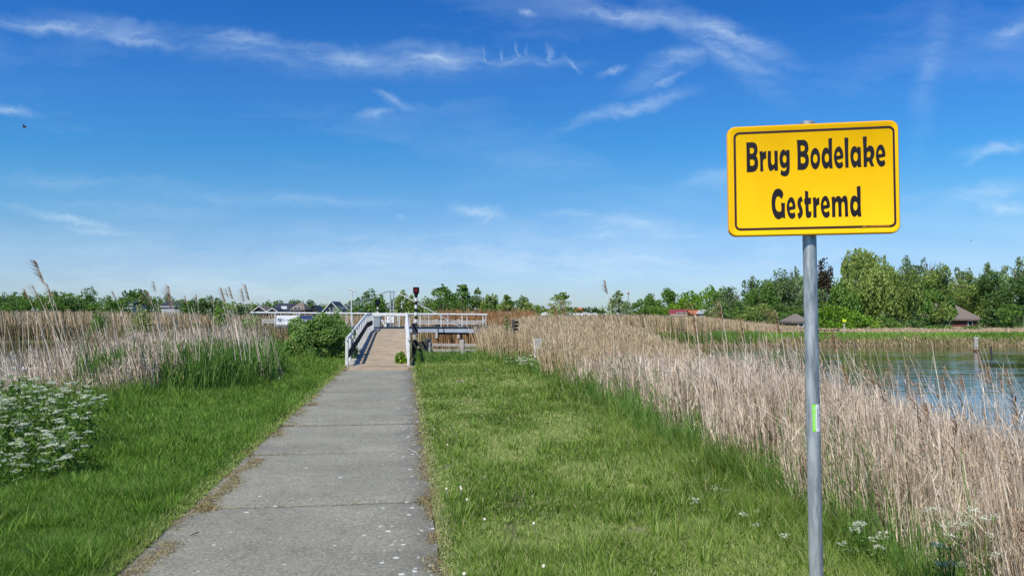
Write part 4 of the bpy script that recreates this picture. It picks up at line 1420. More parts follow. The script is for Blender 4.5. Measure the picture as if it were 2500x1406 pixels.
def tree(px, hw, top, Y, kind, tone, label, base_row=None, n=None, crown_low=.12, ls=1.0, name='tree', cat='tree', group=None, base=None):
    TREE_N[0] += 1
    rs = np.random.default_rng(100 + TREE_N[0])
    x = (px - 1250) / F * Y
    r = hw * (1.18 if kind == 'poplar' else 1.0) / F * Y
    zt = P(1250, top, Y).z
    z0 = base if base is not None else float(hz(np.array([x]), np.array([Y]))[0])
    H = zt - z0
    o = empty(name, (x, Y, z0), label, cat, group)
    zb = z0 + H * crown_low
    s = Y * .0016 * ls
    if n is None:
        area = (2 * r) * (zt - zb) / (s * s)
        n = int(np.clip(area * {'round': 4.2, 'sparse': 1.5, 'bush': 3.4, 'mass': 3.2, 'poplar': 3.2, 'willow': 3.4}[kind], 500, 30000))
    c_, t = crown_points(kind, n, x, Y, zb, zt, r, rs)
    lo_, hi_ = np.percentile(c_[:, 2], .3), np.percentile(c_[:, 2], 99.4)
    c_[:, 2] = zb + (c_[:, 2] - lo_) / (hi_ - lo_) * (zt - zb)
    xa_, xb_ = np.percentile(c_[:, 0], 1.5), np.percentile(c_[:, 0], 98.5)
    kx = 2 * r / (xb_ - xa_)
    c_[:, 0] = x + (c_[:, 0] - (xa_ + xb_) / 2) * kx
    c_[:, 1] = Y + (c_[:, 1] - Y) * kx
    c_[:, 2] = np.maximum(c_[:, 2], z0 + .03)
    v, q, tt = quad_leaves(c_, s * rs.uniform(.7, 1.5, n), np.clip(t, 0, 1), stretch=1.5 if kind != 'willow' else 2.4,
                           axis=None if kind != 'willow' else np.tile([0, 0, 1.0], (n, 1)))
    np_mesh('crown' if cat != 'bush' else 'foliage', v, q, None, tt, TM[tone], o)
    # trunk and limbs
    mb = MB()
    tr = max(.06, H * .022)
    top_t = Vector((x + rs.uniform(-.1, .1) * r, Y, z0 + H * (.72 if kind not in ('bush', 'mass') else .4)))
    mid = Vector((x + rs.uniform(-.08, .08) * r, Y, z0 + H * .3))
    mb.tube([(x, Y, z0 - .1), mid, top_t], [tr, tr * .75, tr * .25], 7)
    nb = {'round': 9, 'sparse': 30, 'bush': 6, 'mass': 5, 'poplar': 8, 'willow': 10}[kind]
    for i in range(nb):
        a = rs.uniform(0, 2 * math.pi)
        t0 = rs.uniform(.25, .85)
        st_ = mid.lerp(top_t, t0) if t0 > .3 else mid
        tip = Vector(c_[rs.integers(0, n)]) if kind != 'sparse' else Vector((x + math.cos(a) * r * rs.uniform(.4, 1), Y + math.sin(a) * r * rs.uniform(.4, 1), z0 + H * rs.uniform(.5, .98)))
        mb.tube([st_, st_.lerp(tip, .5) + Vector((0, 0, .05 * H * (1 if kind != 'willow' else .6))), tip], [tr * .42, tr * .25, tr * .08], 5, cap=False)
    mb.build('trunk', M['bark'], o)
    return o


TREES = [
    # woods on the right, back row first
    (1835, 26, 677, 165, 'sparse', 'blue', 'airy bluish tree at the left end of the right hand wood'),
    (1942, 14, 652, 168, 'sparse', 'blue', 'thin see through poplar top left of the sign pole'),
    (1785, 32, 700, 170, 'sparse', 'blue', 'pale airy tree right of the bright oak'),
    (2014, 20, 632, 160, 'sparse', 'copper', 'dark coppery tree just right of the sign pole', .05),
    (2008, 26, 664, 152, 'round', 'copper', 'dense dark brown tree low behind the willow'),
    (2216, 30, 628, 160, 'sparse', 'blue', 'airy grey green poplar behind the big willow'),
    (2268, 22, 634, 162, 'sparse', 'blue', 'second airy poplar, just right of the one behind the willow'),
    (2350, 30, 655, 165, 'sparse', 'blue', 'thin tree top above the farmhouse'),
    (2412, 20, 642, 160, 'sparse', 'pale', 'nearly bare tree sticking up right of the farmhouse'),
    (2492, 34, 630, 150, 'sparse', 'pale', 'tall half bare tree at the right edge of the photo'),
    (1905, 56, 664, 140, 'round', 'blue', 'broad blue green tree left of the sign pole'),
    (1868, 36, 692, 135, 'round', 'mid', 'smaller round tree at the left front of the right hand wood'),
    (1832, 30, 716, 140, 'round', 'mid', 'leafy tree beside the reed field at the left of the wood'),
    (1975, 36, 700, 132, 'round', 'blue', 'dark leafy tree directly behind the sign pole'),
    (2292, 52, 652, 146, 'round', 'olive', 'tall olive green tree left above the farmhouse'),
    (2368, 46, 672, 150, 'round', 'olive', 'yellow green tree arching over the farmhouse roof'),
    (2245, 40, 690, 142, 'round', 'mid', 'green tree between the willow and the farmhouse'),
    (2436, 44, 664, 146, 'round', 'dark', 'dark broad tree right of the farmhouse'),
    (2492, 42, 680, 135, 'round', 'dark', 'dark tree at the right edge behind the bank'),
    (2290, 34, 715, 126, 'round', 'mid', 'leaning dark stemmed tree in front of the farmhouse'),
    (2304, 22, 738, 124, 'round', 'olive', 'low hanging tree covering the left of the farmhouse'),
    (2420, 24, 752, 128, 'round', 'dark', 'small dark tree right of the farmhouse wall'),
    (2470, 30, 742, 122, 'round', 'mid', 'leafy bright tree low at the right edge'),
]
TREES += [
    (1800, 54, 712, 176, 'mass', 'blue', 'low grey green tree mass behind the left end of the wood', 0),
    (1860, 60, 690, 176, 'mass', 'mid', 'dense tree behind the airy one at the left of the wood', 0),
    (1930, 64, 676, 176, 'mass', 'mid', 'dense tree behind the broad blue green one', 0),
    (2010, 58, 672, 176, 'mass', 'dark', 'dense dark tree behind the coppery one', 0),
    (2235, 64, 652, 178, 'mass', 'blue', 'dense grey green tree behind the two airy poplars', 0),
    (2320, 64, 660, 178, 'mass', 'olive', 'dense tree filling the gap above the farmhouse', 0),
    (2405, 64, 674, 178, 'mass', 'mid', 'dense tree behind the nearly bare one', 0),
    (2485, 64, 660, 178, 'mass', 'mid', 'dense tree filling the right edge behind the dark one', 0),
]
for t_ in TREES:
    tree(*t_[:7], crown_low=(t_[7] if len(t_) > 7 else .14))
tree(2118, 88, 623, 140, 'willow', 'olive', 'large weeping willow across the lake right of the sign pole', crown_low=.02, name='willow_tree', n=30000)
tree(2190, 52, 655, 136, 'willow', 'olive', 'lower weeping willow on the right flank of the large one', crown_low=.02, name='willow_tree')
tree(2058, 40, 690, 134, 'willow', 'mid', 'narrow weeping tree on the left flank of the large willow', crown_low=.04, name='willow_tree')
MIDT = [
    (1735, 40, 702, 200, 'round', 'bright', 'bright green oak right of the maroon roofed house', .25),
    (1684, 24, 712, 208, 'round', 'bright', 'small bright tree left of the oak', .25),
    (1635, 38, 706, 205, 'round', 'mid', 'full rounded tree above the maroon roof'),
    (1592, 30, 720, 165, 'round', 'mid', 'darker tree left of the full rounded one'),
    (1662, 34, 730, 200, 'round', 'bright', 'low bright tree over the maroon roof', .3),
    (1512, 22, 711, 145, 'poplar', 'pale', 'pale slender poplar left of the far street lamp'),
    (1495, 13, 730, 147, 'poplar', 'pale', 'small pale poplar beside the slender one'),
    (1368, 25, 715, 130, 'poplar', 'olive', 'lone pointed tree among the caravans'),
    (1276, 23, 724, 150, 'round', 'olive', 'round topped tree right of the bridge'),
    (1238, 23, 721, 150, 'poplar', 'olive', 'pointed tree right of the bridge rail end'),
    (1197, 24, 720, 155, 'round', 'olive', 'tree above the right end of the bridge rail'),
    (1164, 17, 703, 160, 'poplar', 'pale', 'narrow pale poplar above the bridge rail'),
    (1127, 26, 696, 150, 'poplar', 'mid', 'tall pointed tree second right of the red signal'),
    (1077, 36, 695, 145, 'poplar', 'mid', 'broad pointed tree nearest right of the red signal'),
    (985, 30, 711, 140, 'round', 'olive', 'airy willow like tree left of the red signal'),
    (1008, 18, 722, 150, 'round', 'olive', 'tree half hidden behind the red signal'),
    (893, 38, 711, 110, 'round', 'mid', 'green tree behind the lamp post and stay cables'),
    (928, 18, 722, 115, 'round', 'mid', 'green tree left of the bridge mast'),
    (345, 24, 708, 240, 'round', 'dark', 'dark dome tree far left beside a lower one'),
    (318, 22, 711, 240, 'round', 'dark', 'dark tree left of the dome tree'),
    (210, 52, 706, 190, 'round', 'mid', 'large broad dome tree at the far left'),
    (130, 26, 711, 200, 'round', 'pale', 'pale airy tree behind the tall reeds at the left'),
    (58, 10, 712, 190, 'poplar', 'dark', 'thin conifer at the far left'),
    (38, 14, 714, 180, 'poplar', 'mid', 'pointed shrub like tree at the far left'),
]
for t_ in MIDT:
    tree(*t_[:7], crown_low=(t_[7] if len(t_) > 7 else .04))
# shrubs and low trees closing the horizon, each its own bush
rsb = random.Random(11)
GAPS = [(-20, 34, 718), (14, 28, 716), (45, 30, 722), (90, 30, 722), (122, 26, 726), (150, 24, 718), (185, 30, 728), (250, 26, 728), (285, 28, 726), (312, 24, 722), (352, 26, 722),
        (385, 26, 724), (415, 24, 728), (445, 22, 734), (470, 26, 732), (500, 26, 728), (530, 26, 732), (562, 26, 736), (588, 22, 742), (614, 20, 738), (640, 20, 738), (655, 16, 736),
        (690, 26, 738), (730, 22, 736), (750, 16, 736), (778, 20, 744), (812, 20, 744), (845, 18, 742), (862, 20, 736), (950, 24, 734), (1030, 22, 734), (1055, 22, 740),
        (1100, 24, 738), (1150, 22, 738), (1180, 20, 742), (1215, 22, 740), (1258, 24, 742), (1300, 22, 746), (1322, 22, 750), (1344, 18, 752), (1395, 18, 752), (1440, 22, 750), (1468, 22, 748),
        (1550, 26, 740), (1580, 24, 746), (1607, 18, 748), (1700, 18, 748), (1755, 30, 742), (1790, 30, 738), (1820, 26, 748), (1850, 30, 745), (1895, 34, 745), (1925, 26, 752)]
tones = ['mid', 'dark', 'bright', 'mid', 'olive', 'blue']
desc = {'mid': 'mid green', 'dark': 'dark green', 'bright': 'bright green', 'olive': 'olive green', 'blue': 'blue green'}
marks = [(60, 'at the far left edge'), (180, 'left of the broad dome tree'), (300, 'right of the broad dome tree'), (460, 'by the grey roofed houses at the left'), (650, 'left of the bridge rail end'),
         (780, 'among the dark roofed houses'), (900, 'beside the glass gable house'), (1110, 'behind the bridge'), (1350, 'behind the caravans near the bridge end'), (1500, 'behind the caravan row'), (1650, 'right of the pale poplar'), (1800, 'below the bright oak'), (2000, 'at the foot of the wood')]
cnt = {}
ordw = ['first', 'second', 'third', 'fourth', 'fifth', 'sixth', 'seventh', 'eighth']
for i, (px, hw, top) in enumerate(GAPS):
    tn = tones[rsb.randrange(len(tones))] if px > 400 else tones[rsb.randrange(2)]
    mk_ = next(m_ for lim, m_ in marks if px < lim)
    Yb = 165 + rsb.uniform(-14, 14) if px < 1760 else 128 + rsb.uniform(-4, 8)
    if 870 < px < 1290:
        top, hw = top - 8, hw * 1.2
    if 290 < px < 460 or 600 < px < 885:
        Yb += 72
    if 1680 < px < 1735:
        Yb += 45
    cnt[mk_] = cnt.get(mk_, 0) + 1
    tree(px, hw * 1.35, top + rsb.uniform(-3, 3), Yb, 'mass', tn,
         '%s %s bush from the left %s' % (ordw[cnt[mk_] - 1], desc[tn], mk_), crown_low=0.0, ls=.85, name='bush', cat='bush', group='low bushes along the horizon')
# undergrowth below the right hand wood
for i, (px, hw, top, Y, tn, lb) in enumerate([
        (2040, 44, 742, 124, 'bright', 'bright green bush right of the sign pole under the willow'),
        (2098, 40, 762, 120, 'bright', 'low bright bush behind the yellow notice board'),
        (2000, 26, 758, 126, 'mid', 'green bush between sign pole and yellow notice board'),
        (2168, 30, 768, 124, 'mid', 'low green bush under the right half of the willow'),
        (2230, 36, 770, 126, 'dark', 'dark bush left of the farmhouse'),
        (2420, 34, 772, 130, 'dark', 'dark bush right of the farmhouse'),
        (2470, 36, 775, 130, 'dark', 'dark bush at the right edge below the trees'),
        (1912, 24, 768, 118, 'dark', 'dark bush left of the thatched hut'),
        (1868, 34, 765, 122, 'dark', 'dark green bush at the left foot of the wood'),
        (1820, 34, 768, 126, 'mid', 'green bush where wood and reed field meet')]):
    tree(px, hw, top, Y, 'bush', tn, lb, crown_low=0, name='bush', cat='bush')
for i, (px, hw, top, Y) in enumerate([(2292, 27, 793, 118), (2372, 24, 795, 118)]):
    tree(px, hw, top, Y, 'bush', 'mid', ('clipped hedge before the left half of the farmhouse', 'clipped hedge before the brick end of the farmhouse')[i], crown_low=0, name='hedge', cat='hedge')

# near bushes
tree(786, 74, 772, 26.0, 'mass', 'bush', 'dense green bush left of the ramp railing', crown_low=0, name='bush', cat='bush', n=30000, ls=.9, base=-.05)
tree(820, 46, 764, 27.2, 'bush', 'bush', 'taller loose shrub behind the dense bush at the railing', crown_low=0, name='bush', cat='bush', n=5200, base=-.1)
tree(734, 40, 800, 25.2, 'bush', 'bush', 'lower part bush on the left of the dense green one', crown_low=0, name='bush', cat='bush', n=7000, base=-.05)
tree(545, 34, 757, 32, 'bush', 'mid', 'green willow shrub among the tall reeds left of the bridge', crown_low=0, name='bush', cat='bush', n=6000, base=-.3)
tree(490, 46, 796, 30, 'bush', 'mid', 'low green shrub left of the willow shrub', crown_low=0, name='bush', cat='bush', n=5000, base=-.3)
tree(620, 40, 775, 30, 'bush', 'bush', 'loose shrub under the left end of the bridge', crown_low=0, name='bush', cat='bush', n=4000, base=-.3)
tree(340, 36, 742, 34, 'bush', 'olive', 'light green shrub rising from the left reeds', crown_low=0, name='bush', cat='bush', n=3600, base=-.5)
tree(235, 40, 768, 36, 'bush', 'mid', 'low shrub in the reeds below the broad dome tree', crown_low=0, name='bush', cat='bush', n=3500, base=-.6)
tree(1236, 20, 776, 25.6, 'bush', 'olive', 'thin leafy shrub growing up the side-on signal', crown_low=0, name='bush', cat='bush', n=2300, base=-.2)
tree(1225, 44, 842, 26.5, 'bush', 'dark', 'straggly brown green shrub at the reed edge', crown_low=0, name='bush', cat='bush', n=1500, base=-.1)
tree(982, 15, 860, 24.4, 'bush', 'bright', 'small leafy weed clump on the ramp beside the right rail', crown_low=0, name='weed_clump', cat='plant', n=1200, base=.03)
tree(1610, 60, 905, 11.5, 'bush', 'olive', 'thin leafy bramble climbing in the right reeds', crown_low=0, name='bramble', cat='plant', n=900, base=-.1)
tree(1690, 30, 880, 11.2, 'bush', 'olive', 'narrow bramble beside the other in the right reeds', crown_low=0, name='bramble', cat='plant', n=450, base=-.1)


# ------------------------------------------------------------------ grass
RX = np.array([(0, 2.7), (3, 2.6), (4.7, 2.55), (7, 2.4), (8.2, 2.08), (12.8, 1.75), (18, .9), (22, .55), (24, -.45), (27, -1.2), (30, -1.9), (34, -2.6), (40, -3)])
LX = np.array([(0, -9.5), (8, -9.2), (11, -8.6), (13.3, -6.9), (16.3, -5.95), (19, -6.3), (22.4, -7.1), (26, -7.6), (34, -9)])


def rfront(y):
    return np.interp(y, RX[:, 0], RX[:, 1])


def lfront(y):
    return np.interp(y, LX[:, 0], LX[:, 1])


def scatter(n, y0, y1, p=1.5):
    """distances, thinning with range"""
    u = rng.random(n)
    if p == 1:
        return y0 * (y1 / y0) ** u
    a, b = y0 ** (1 - p), y1 ** (1 - p)
    return (a + (b - a) * u) ** (1 / (1 - p))


def on_ground(x, y):
    return np.stack([x, y, hz(x, y)], 1)


def grass(name, n, side, label, m):
    y = scatter(n, 3.2, 27 if side > 0 else 31, 1.55)
    if side < 0:
        lo = np.maximum(lfront(y) - .8, -0.72 * y - .6)
        hi = -0.1432 * y - 1.70
    else:
        lo = -0.1432 * y + .20
        hi = np.minimum(rfront(y) + .9, .72 * y + .6)
    x = lo + (hi - lo) * rng.random(n)
    keep = np.ones(n, bool)
    if side < 0:
        keep &= ~((y > 24) & (x > -0.1432 * y - 1.9))
    else:
        keep &= ~((y > 23.3) & (x < -0.1432 * y + .35))
        keep &= ~((vnoise(x, y, .38, 95) > .83) & (rng.random(n) < .7))
    x, y = x[keep], y[keep]
    n = len(x)
    lat_ = x + .1432 * y
    edge_ = np.where(side < 0, -1.77 - lat_, lat_ - .25)               # metres from the slabs
    dr = np.where(side < 0, x - lfront(y), rfront(y) - x)              # metres from the reeds
    patch = vnoise(x, y, .55, 21)
    patch2 = vnoise(x, y, 1.7, 22)
    tall = np.clip(1 - dr / (1.5 if side > 0 else 2.4), 0, 1)
    h = .028 + .055 * patch * rng.random(n) + .025 * rng.random(n)
    if side < 0:
        h = h * 1.25 + .10 * tall * rng.random(n) + .05 * patch2
    h = h + tall ** 2 * rng.uniform(.03, .26 if side > 0 else .24, n)
    tuft = (vnoise(x, y, .28, 9) > .74)
    h = h * np.where(tuft, 1.6, 1)
    h *= np.clip(.35 + edge_ / .3, .35, 1) * (.55 + .9 * vnoise(x, y, .9, 91))
    w = y * .0010 * rng.uniform(.5, 1.5, n) + .0016
    tint = .04 + .72 * rng.random(n) ** 1.15 + .22 * (patch2 - .5) + .12 * (patch - .5)
    if side > 0:
        brown = np.clip((vnoise(x, y, .7, 33) - .45) * 3.0, 0, 1) * np.clip(dr / .9, 0, 1)
        tint = tint + brown * rng.random(n) * .75
        h = h * (1 - .35 * brown)
    dry = rng.random(n) < (.05 + .75 * np.clip(1 - edge_ / .16, 0, 1) + (.05 if side > 0 else 0))
    tint = np.where(dry, rng.uniform(.86, 1, n), np.minimum(tint, .86))
    lean = rng.normal(size=(n, 2)) * .38 + np.array([-.12, 0])
    b = on_ground(x, y)
    s = Soup()
    s.add(ribbon_arrays(b, h, w, lean, tint, 3, 1.7))
    # broader leaves of plantain, clover, dandelion
    k = rng.choice(n, n // 14, replace=False)
    bb = b[k]
    s.add(ribbon_arrays(bb, h[k] * .55 + .01, w[k] * 3.2 + .004, lean[k] * 2.6, np.clip(tint[k] - .05, 0, .85), 3, 1.3, tipw=.2, droop=.5))
    # tufts: fans of longer blades, and flat rosettes of broad leaves
    for (cnt_, nb_, hh0, hh1, ww, spread, ln_, t0_, t1_) in ((150, 34, .10, .24, .0011, .035, .55, .25, .85), (260, 9, .02, .05, .0042, .012, 2.6, .1, .55)):
        kk = rng.choice(np.where(edge_ > .12)[0], cnt_, replace=False)
        cc = np.repeat(b[kk], nb_, 0)
        ang = rng.uniform(0, 2 * np.pi, len(cc))
        rr_ = np.sqrt(rng.random(len(cc))) * spread * (1 + .05 * cc[:, 1])
        cc[:, 0] += np.cos(ang) * rr_
        cc[:, 1] += np.sin(ang) * rr_
        yy2 = cc[:, 1]
        s.add(ribbon_arrays(cc, rng.uniform(hh0, hh1, len(cc)), yy2 * ww + .002, np.stack([np.cos(ang), np.sin(ang)], 1) * rng.uniform(.3, 1, len(cc))[:, None] * ln_,
                            rng.uniform(t0_, t1_, len(cc)), 3, 1.5, tipw=.1, droop=.15))
    o = s.build(name, m)
    tag(o, label, 'grass', None, 'stuff')


grass('verge_grass', 300000, -1, 'lush green grass verge left of the concrete path', M['grass'])
grass('verge_grass', 330000, 1, 'short olive green turf right of the concrete path', M['grass_olive'])

# weeds in the joints and dry moss along the slab edges
s = Soup()
for yj in jy[1:]:
    k = 160
    l = rng.uniform(-1.77, .25, k)
    l = np.where(rng.random(k) < .5, -1.77 + np.abs(rng.normal(size=k)) * .35, l)
    l = np.minimum(l, .24)
    y = yj + (l + .76) * .143 + rng.normal(size=k) * .008
    b = np.stack([-.1432 * y + l, y, np.full(k, -.03)], 1)
    s.add(ribbon_arrays(b, rng.uniform(.03, .05, k), np.full(k, .006), rng.normal(size=(k, 2)) * .6, rng.uniform(.2, 1, k), 2))
k = 34000
y = scatter(k, 3.4, 23, 1.4)
sd = rng.random(k) < .55
nzz = vnoise(y, y * 0 + sd * 7., .35, 12) * .16
l = np.where(sd, -1.77 - .03 + rng.normal(size=k) * .05 + nzz * 1.7 - .05, .25 + .02 + rng.normal(size=k) * .045 - nzz * .35)
kp = vnoise(y, y * 0 + sd * 5., .22, 14) + .25 * rng.random(k) > .48
y, l, sd = y[kp], l[kp], sd[kp]
k = len(y)
b = np.stack([-.1432 * y + l, y, np.full(k, -.012)], 1)
s.add(ribbon_arrays(b, rng.uniform(.008, .035, k), y * .001 + .003, rng.normal(size=(k, 2)) * 1.3, np.clip(rng.uniform(0, 1.05, k), 0, 1), 2))
tag(s.build('edge_moss', M['dry_moss']), 'dry brown moss and wisps along the slab edges and joints', 'moss', None, 'stuff')


# ------------------------------------------------------------------ reeds
def reeds(name, label, x, y, hmean, hsd, m, wk=.0013, leafk=3, lean0=(-.10, 0), leansd=.10, plume=.0, tint0=.25, tint1=1.0, leaf_len=.28, base=None, ztop=None):
    n = len(x)
    b = on_ground(x, y) if base is None else np.stack([x, y, base], 1)
    b[:, 2] = np.maximum(b[:, 2], ZW - .05)
    h = np.clip(rng.normal(hmean, hsd, n), .15, None) if np.ndim(hmean) == 0 else np.clip(hmean + rng.normal(size=n) * hsd, .1, None)
    if ztop is not None:
        h = np.clip(ztop + rng.normal(size=n) * hsd - b[:, 2], .2, None)
    lean = np.clip(rng.normal(size=(n, 2)), -2.2, 2.2) * leansd + np.array(lean0)
    tint = rng.uniform(tint0, tint1, n)
    w = y * wk * .85 * rng.uniform(.55, 1.3, n) + .0016
    s = Soup()
    s.add(ribbon_arrays(b, h, w, lean, tint, 4, 1.5, tipw=.35))
    if leafk:
        k = rng.integers(0, n, int(n * leafk))
        t = rng.uniform(.12, .95, len(k))
        c_ = b[k].copy()
        c_[:, :2] += lean[k] * (h[k] * t ** 1.5)[:, None]
        c_[:, 2] += h[k] * t
        L = rng.uniform(.4, 1.2, len(k)) * leaf_len
        az = rng.uniform(0, 2 * np.pi, len(k))
        ln = np.stack([np.cos(az), np.sin(az)], 1) * rng.uniform(.05, 1.1, len(k))[:, None] ** 1.5 + np.array([-.12, 0])
        s.add(ribbon_arrays(c_, L * rng.uniform(.3, 1, len(k)), w[k] * .95 + .0008, ln, np.clip(tint[k] + rng.normal(size=len(k)) * .15, 0, 1), 2, 1.2, droop=rng.choice([0, 0, .9])))
    o = s.build(name, m)
    tag(o, label, 'reeds', None, 'stuff')
    if plume:
        k = np.where(rng.random(n) < plume)[0]
        tip = b[k].copy()
        tip[:, :2] += lean[k] * h[k][:, None]
        tip[:, 2] += h[k]
        return tip, w[k]


def plume_soup(tips, size, seed=0):
    """drooping one-sided brushes at stem tips"""
    s = Soup()
    rep = 16
    n = len(tips)
    c_ = np.repeat(tips, rep, 0)
    t = np.tile(np.linspace(0, 1, rep), n)
    sz = np.repeat(size, rep)
    c_[:, 2] -= t * sz * .9
    c_[:, 0] += t * sz * .18
    a = rng.normal(size=(len(c_), 2)) * .5 + np.array([-.9, 0])
    s.add(ribbon_arrays(c_, sz * rng.uniform(.12, .34, len(c_)) * (.5 + t), sz * .045 + .001, a * 1.0, np.clip(rng.uniform(.1, 1, len(c_)), 0, 1), 2, 1.2, tipw=.1, droop=.6))
    return s


# right bed, near: from the front edge to the shore and a little into the water
def strip(n, y0, y1, p, xa, xb):
    y = scatter(n, y0, y1, p)
    lo, hi = xa(y), xb(y)
    u = rng.random(n)
    return lo + (hi - lo) * u, y, u


SH_X = np.array([(0, 4.5), (3, 4.2), (5, 4.0), (8, 4.1), (12, 4.4), (16, 4.9), (22, 5.6), (28, 6.3), (38, 7.5), (50, 9), (59.5, 11), (62, 11.3)])
shore = lambda y: np.interp(y, SH_X[:, 0], SH_X[:, 1])
rag = lambda y: .55 * (vnoise(y, y * 0 + 3.3, .8, 97) - .45) * np.clip(y / 8, .4, 1)
x, y, u = strip(30000, 3.4, 16, 1.35, lambda y: rfront(y) + .05 + rag(y), lambda y: shore(y) + .35)
zt = np.interp(y, [3.4, 6.5, 8, 11, 16], [.60, .68, .74, .70, .66]) + .34 * (vnoise(x, y, 1.0, 42) - .5) + .12 * rng.random(len(x)) ** 3 - .22 * np.clip(1 - u * 5, 0, 1) - .22 * np.clip((u - .6) * 2.5, 0, 1)
k_ = (vnoise(x, y, .45, 83) + .35 * rng.random(len(x)) > .42)
x, y, u, zt = x[k_], y[k_], u[k_], zt[k_]
tips, tw = reeds('reed_bed', 'dense dry beige reed bed right of the path behind the sign', x, y, 1, .09, M['reed'], leafk=2.2, plume=.010, ztop=zt, lean0=(-.06, 0), leansd=.06, leaf_len=.24)
k_ = (vnoise(x, y, .6, 81) > .5) & (rng.random(len(x)) < .30) & (u > .3) & (u < .9)
xb, yb2 = x[k_], y[k_]
reeds('broken_reeds', 'bent and broken stems tangled through the right reed bed', xb, yb2, 1, .16, M['reed'], wk=.0011, leafk=2.5, lean0=(-.2, -.05), leansd=.40, tint0=.3, leaf_len=.35, ztop=.45 + .3 * rng.random(len(xb)))
k_ = (vnoise(x, y, .7, 82) > .62) & (rng.random(len(x)) < .20)
xb, yb2 = x[k_], y[k_]
reeds('green_reeds', 'green shoots growing up between the dry stems of the right bed', xb, yb2, .45 + .5 * rng.random(len(xb)), .1, M['shoots'], wk=.0015, leafk=2, leansd=.22, tint0=.1)
# looser stems at the water's edge, sticking up in front of the lake
x, y, u = strip(1500, 4.2, 16, 1.3, lambda y: shore(y) - 1.0, lambda y: shore(y) + 1.1)
t2, tw2 = reeds('reed_fringe', 'loose tall reed stems in front of the lake water', x, y, 1, .14, M['reed'], wk=.0009, leafk=1.6, ztop=.62 + .62 * rng.random(len(x)) ** 1.8, lean0=(-.22, 0), leansd=.13, plume=.30, tint0=.5)
tips = np.concatenate([tips, t2])
# right bed, far part up to the bank
x, y, u = strip(30000, 16, 61, 1.15, lambda y: rfront(y) + .05 + rag(y) - .1 * np.clip(y - 34, 0, 30) * 0, lambda y: shore(y) + .2)
keep = (water_in(x, y) < .25) & (x > np.interp(y, [16, 24, 24.1, 70], [-2, -2, -1.05, -3.4])) & ~((y > 30.5) & (x < -1.0))
x, y = x[keep], y[keep]
tips3, _ = reeds('reed_bed', 'dry reed field between the bridge and the lake', x, y, 1, .10, M['reed_far'], wk=.0011, leafk=2.2, plume=.008, tint0=.3, ztop=np.interp(y, [16, 25, 40, 60], [.74, 1.05, 1.27, 1.36]) + .22 * (vnoise(x, y, 3, 44) - .5) - .55 * np.clip(1 - (shore(y) - x) / 4.2, 0, 1) * np.clip((y - 15) / 5, 0, 1) - .35 * np.clip((y - 26) / 12, 0, 1) * np.clip(1 - (shore(y) - x) / 6, 0, 1))
x, y, u = strip(7000, 30, 61, 1.1, lambda y: shore(y) - 3.5, lambda y: shore(y) + .25)
reeds('green_reeds', 'green reed margin at the corner of the lake beyond the dry bed', x, y, 1, .1, M['shoots'], wk=.0012, leafk=1, leansd=.06, tint0=.3, ztop=.05 + .3 * vnoise(x, y, 3, 71))
# left bed
x, y, u = strip(17000, 9.5, 24, 1.15, lambda y: np.maximum(-.70 * y - .8, -17.5), lambda y: lfront(y) - .02)
keep = (water_in(x, y) < .6) & ((x > -.585 * y) | (rng.random(len(x)) < .42))
x, y = x[keep], y[keep]
gapn = vnoise(x, y, 1.3, 47)
dl = lfront(y) - x
zt = .80 + .35 * (vnoise(x, y, 1.5, 46) - .5) + .08 * np.clip(dl / 3, 0, 1) + .16 * np.clip((y - 13) / 4, 0, 1) - .46 * np.clip((-.48 * y - x) / 1.2, 0, 1)
t4, _ = reeds('reed_bed', 'dry beige reed bed left of the path behind the cow parsley', x, y, 1, .11, M['reed'], leafk=3.0, lean0=(-.16, 0), leansd=.09, plume=.010, tint0=.12, tint1=.95, ztop=zt)
# sparse taller stems above the left bed
x, y, u = strip(430, 12, 26, 1.1, lambda y: -.66 * y, lambda y: lfront(y) - .6)
keep = (water_in(x, y) < .5) & ((x > -.56 * y) | (rng.random(len(x)) < .35))
x, y = x[keep], y[keep]
t5, _ = reeds('reed_fringe', 'scattered tall reed stems rising over the left reed bed', x, y, 1, .12, M['reed'], wk=.0009, leafk=1.2, lean0=(-.20, 0), leansd=.07, plume=.25, tint0=.5, ztop=1.05 + .75 * rng.random(len(x)) ** 2)
x = rng.normal(-6.35, .42, 260)
y = rng.normal(17.8, .8, 260)
x = x - (y - 17.8) * .3
t7, _ = reeds('reed_bed', 'tall dry reed clump rising over the green blades left of the bridge bush', x, y, 1, .14, M['reed'], wk=.0010, leafk=1.8, lean0=(-.16, 0), leansd=.08, plume=.03, tint0=.3, ztop=.75 + .75 * rng.random(260) ** 1.3)
x = rng.uniform(-7.2, -5.1, 2600)
y = rng.uniform(14.3, 19.5, 2600)
keep = (x > lfront(y) - .9) & (x < lfront(y) + .55 + .3 * vnoise(x, y, .6, 98))
x, y = x[keep], y[keep]
reeds('green_reeds', 'tall bright green blades spilling over the right end of the left bed', x, y, .35 + .5 * rng.random(len(x)), .08, M['shoots'], wk=.0014, leafk=1.5, lean0=(.03, 0), leansd=.18, tint0=.1)
# left back: land strip towards the canal
x = rng.uniform(-17, -7.2, 11000)
y = rng.uniform(22, 37, 11000)
keep = (water_in(x, y) < .1) & (x < lfront(y) - .2) & (x > -.60 * y + 1.0 * vnoise(y, x, 1.5, 49))
x, y = x[keep], y[keep]
t6, _ = reeds('reed_bed', 'mixed green and brown reeds between the left bed and the canal', x, y, 1, .12, M['reed_far'], wk=.0011, leafk=2, plume=.01, tint0=0, tint1=.5, ztop=.78 + .4 * vnoise(x, y, 2, 48))
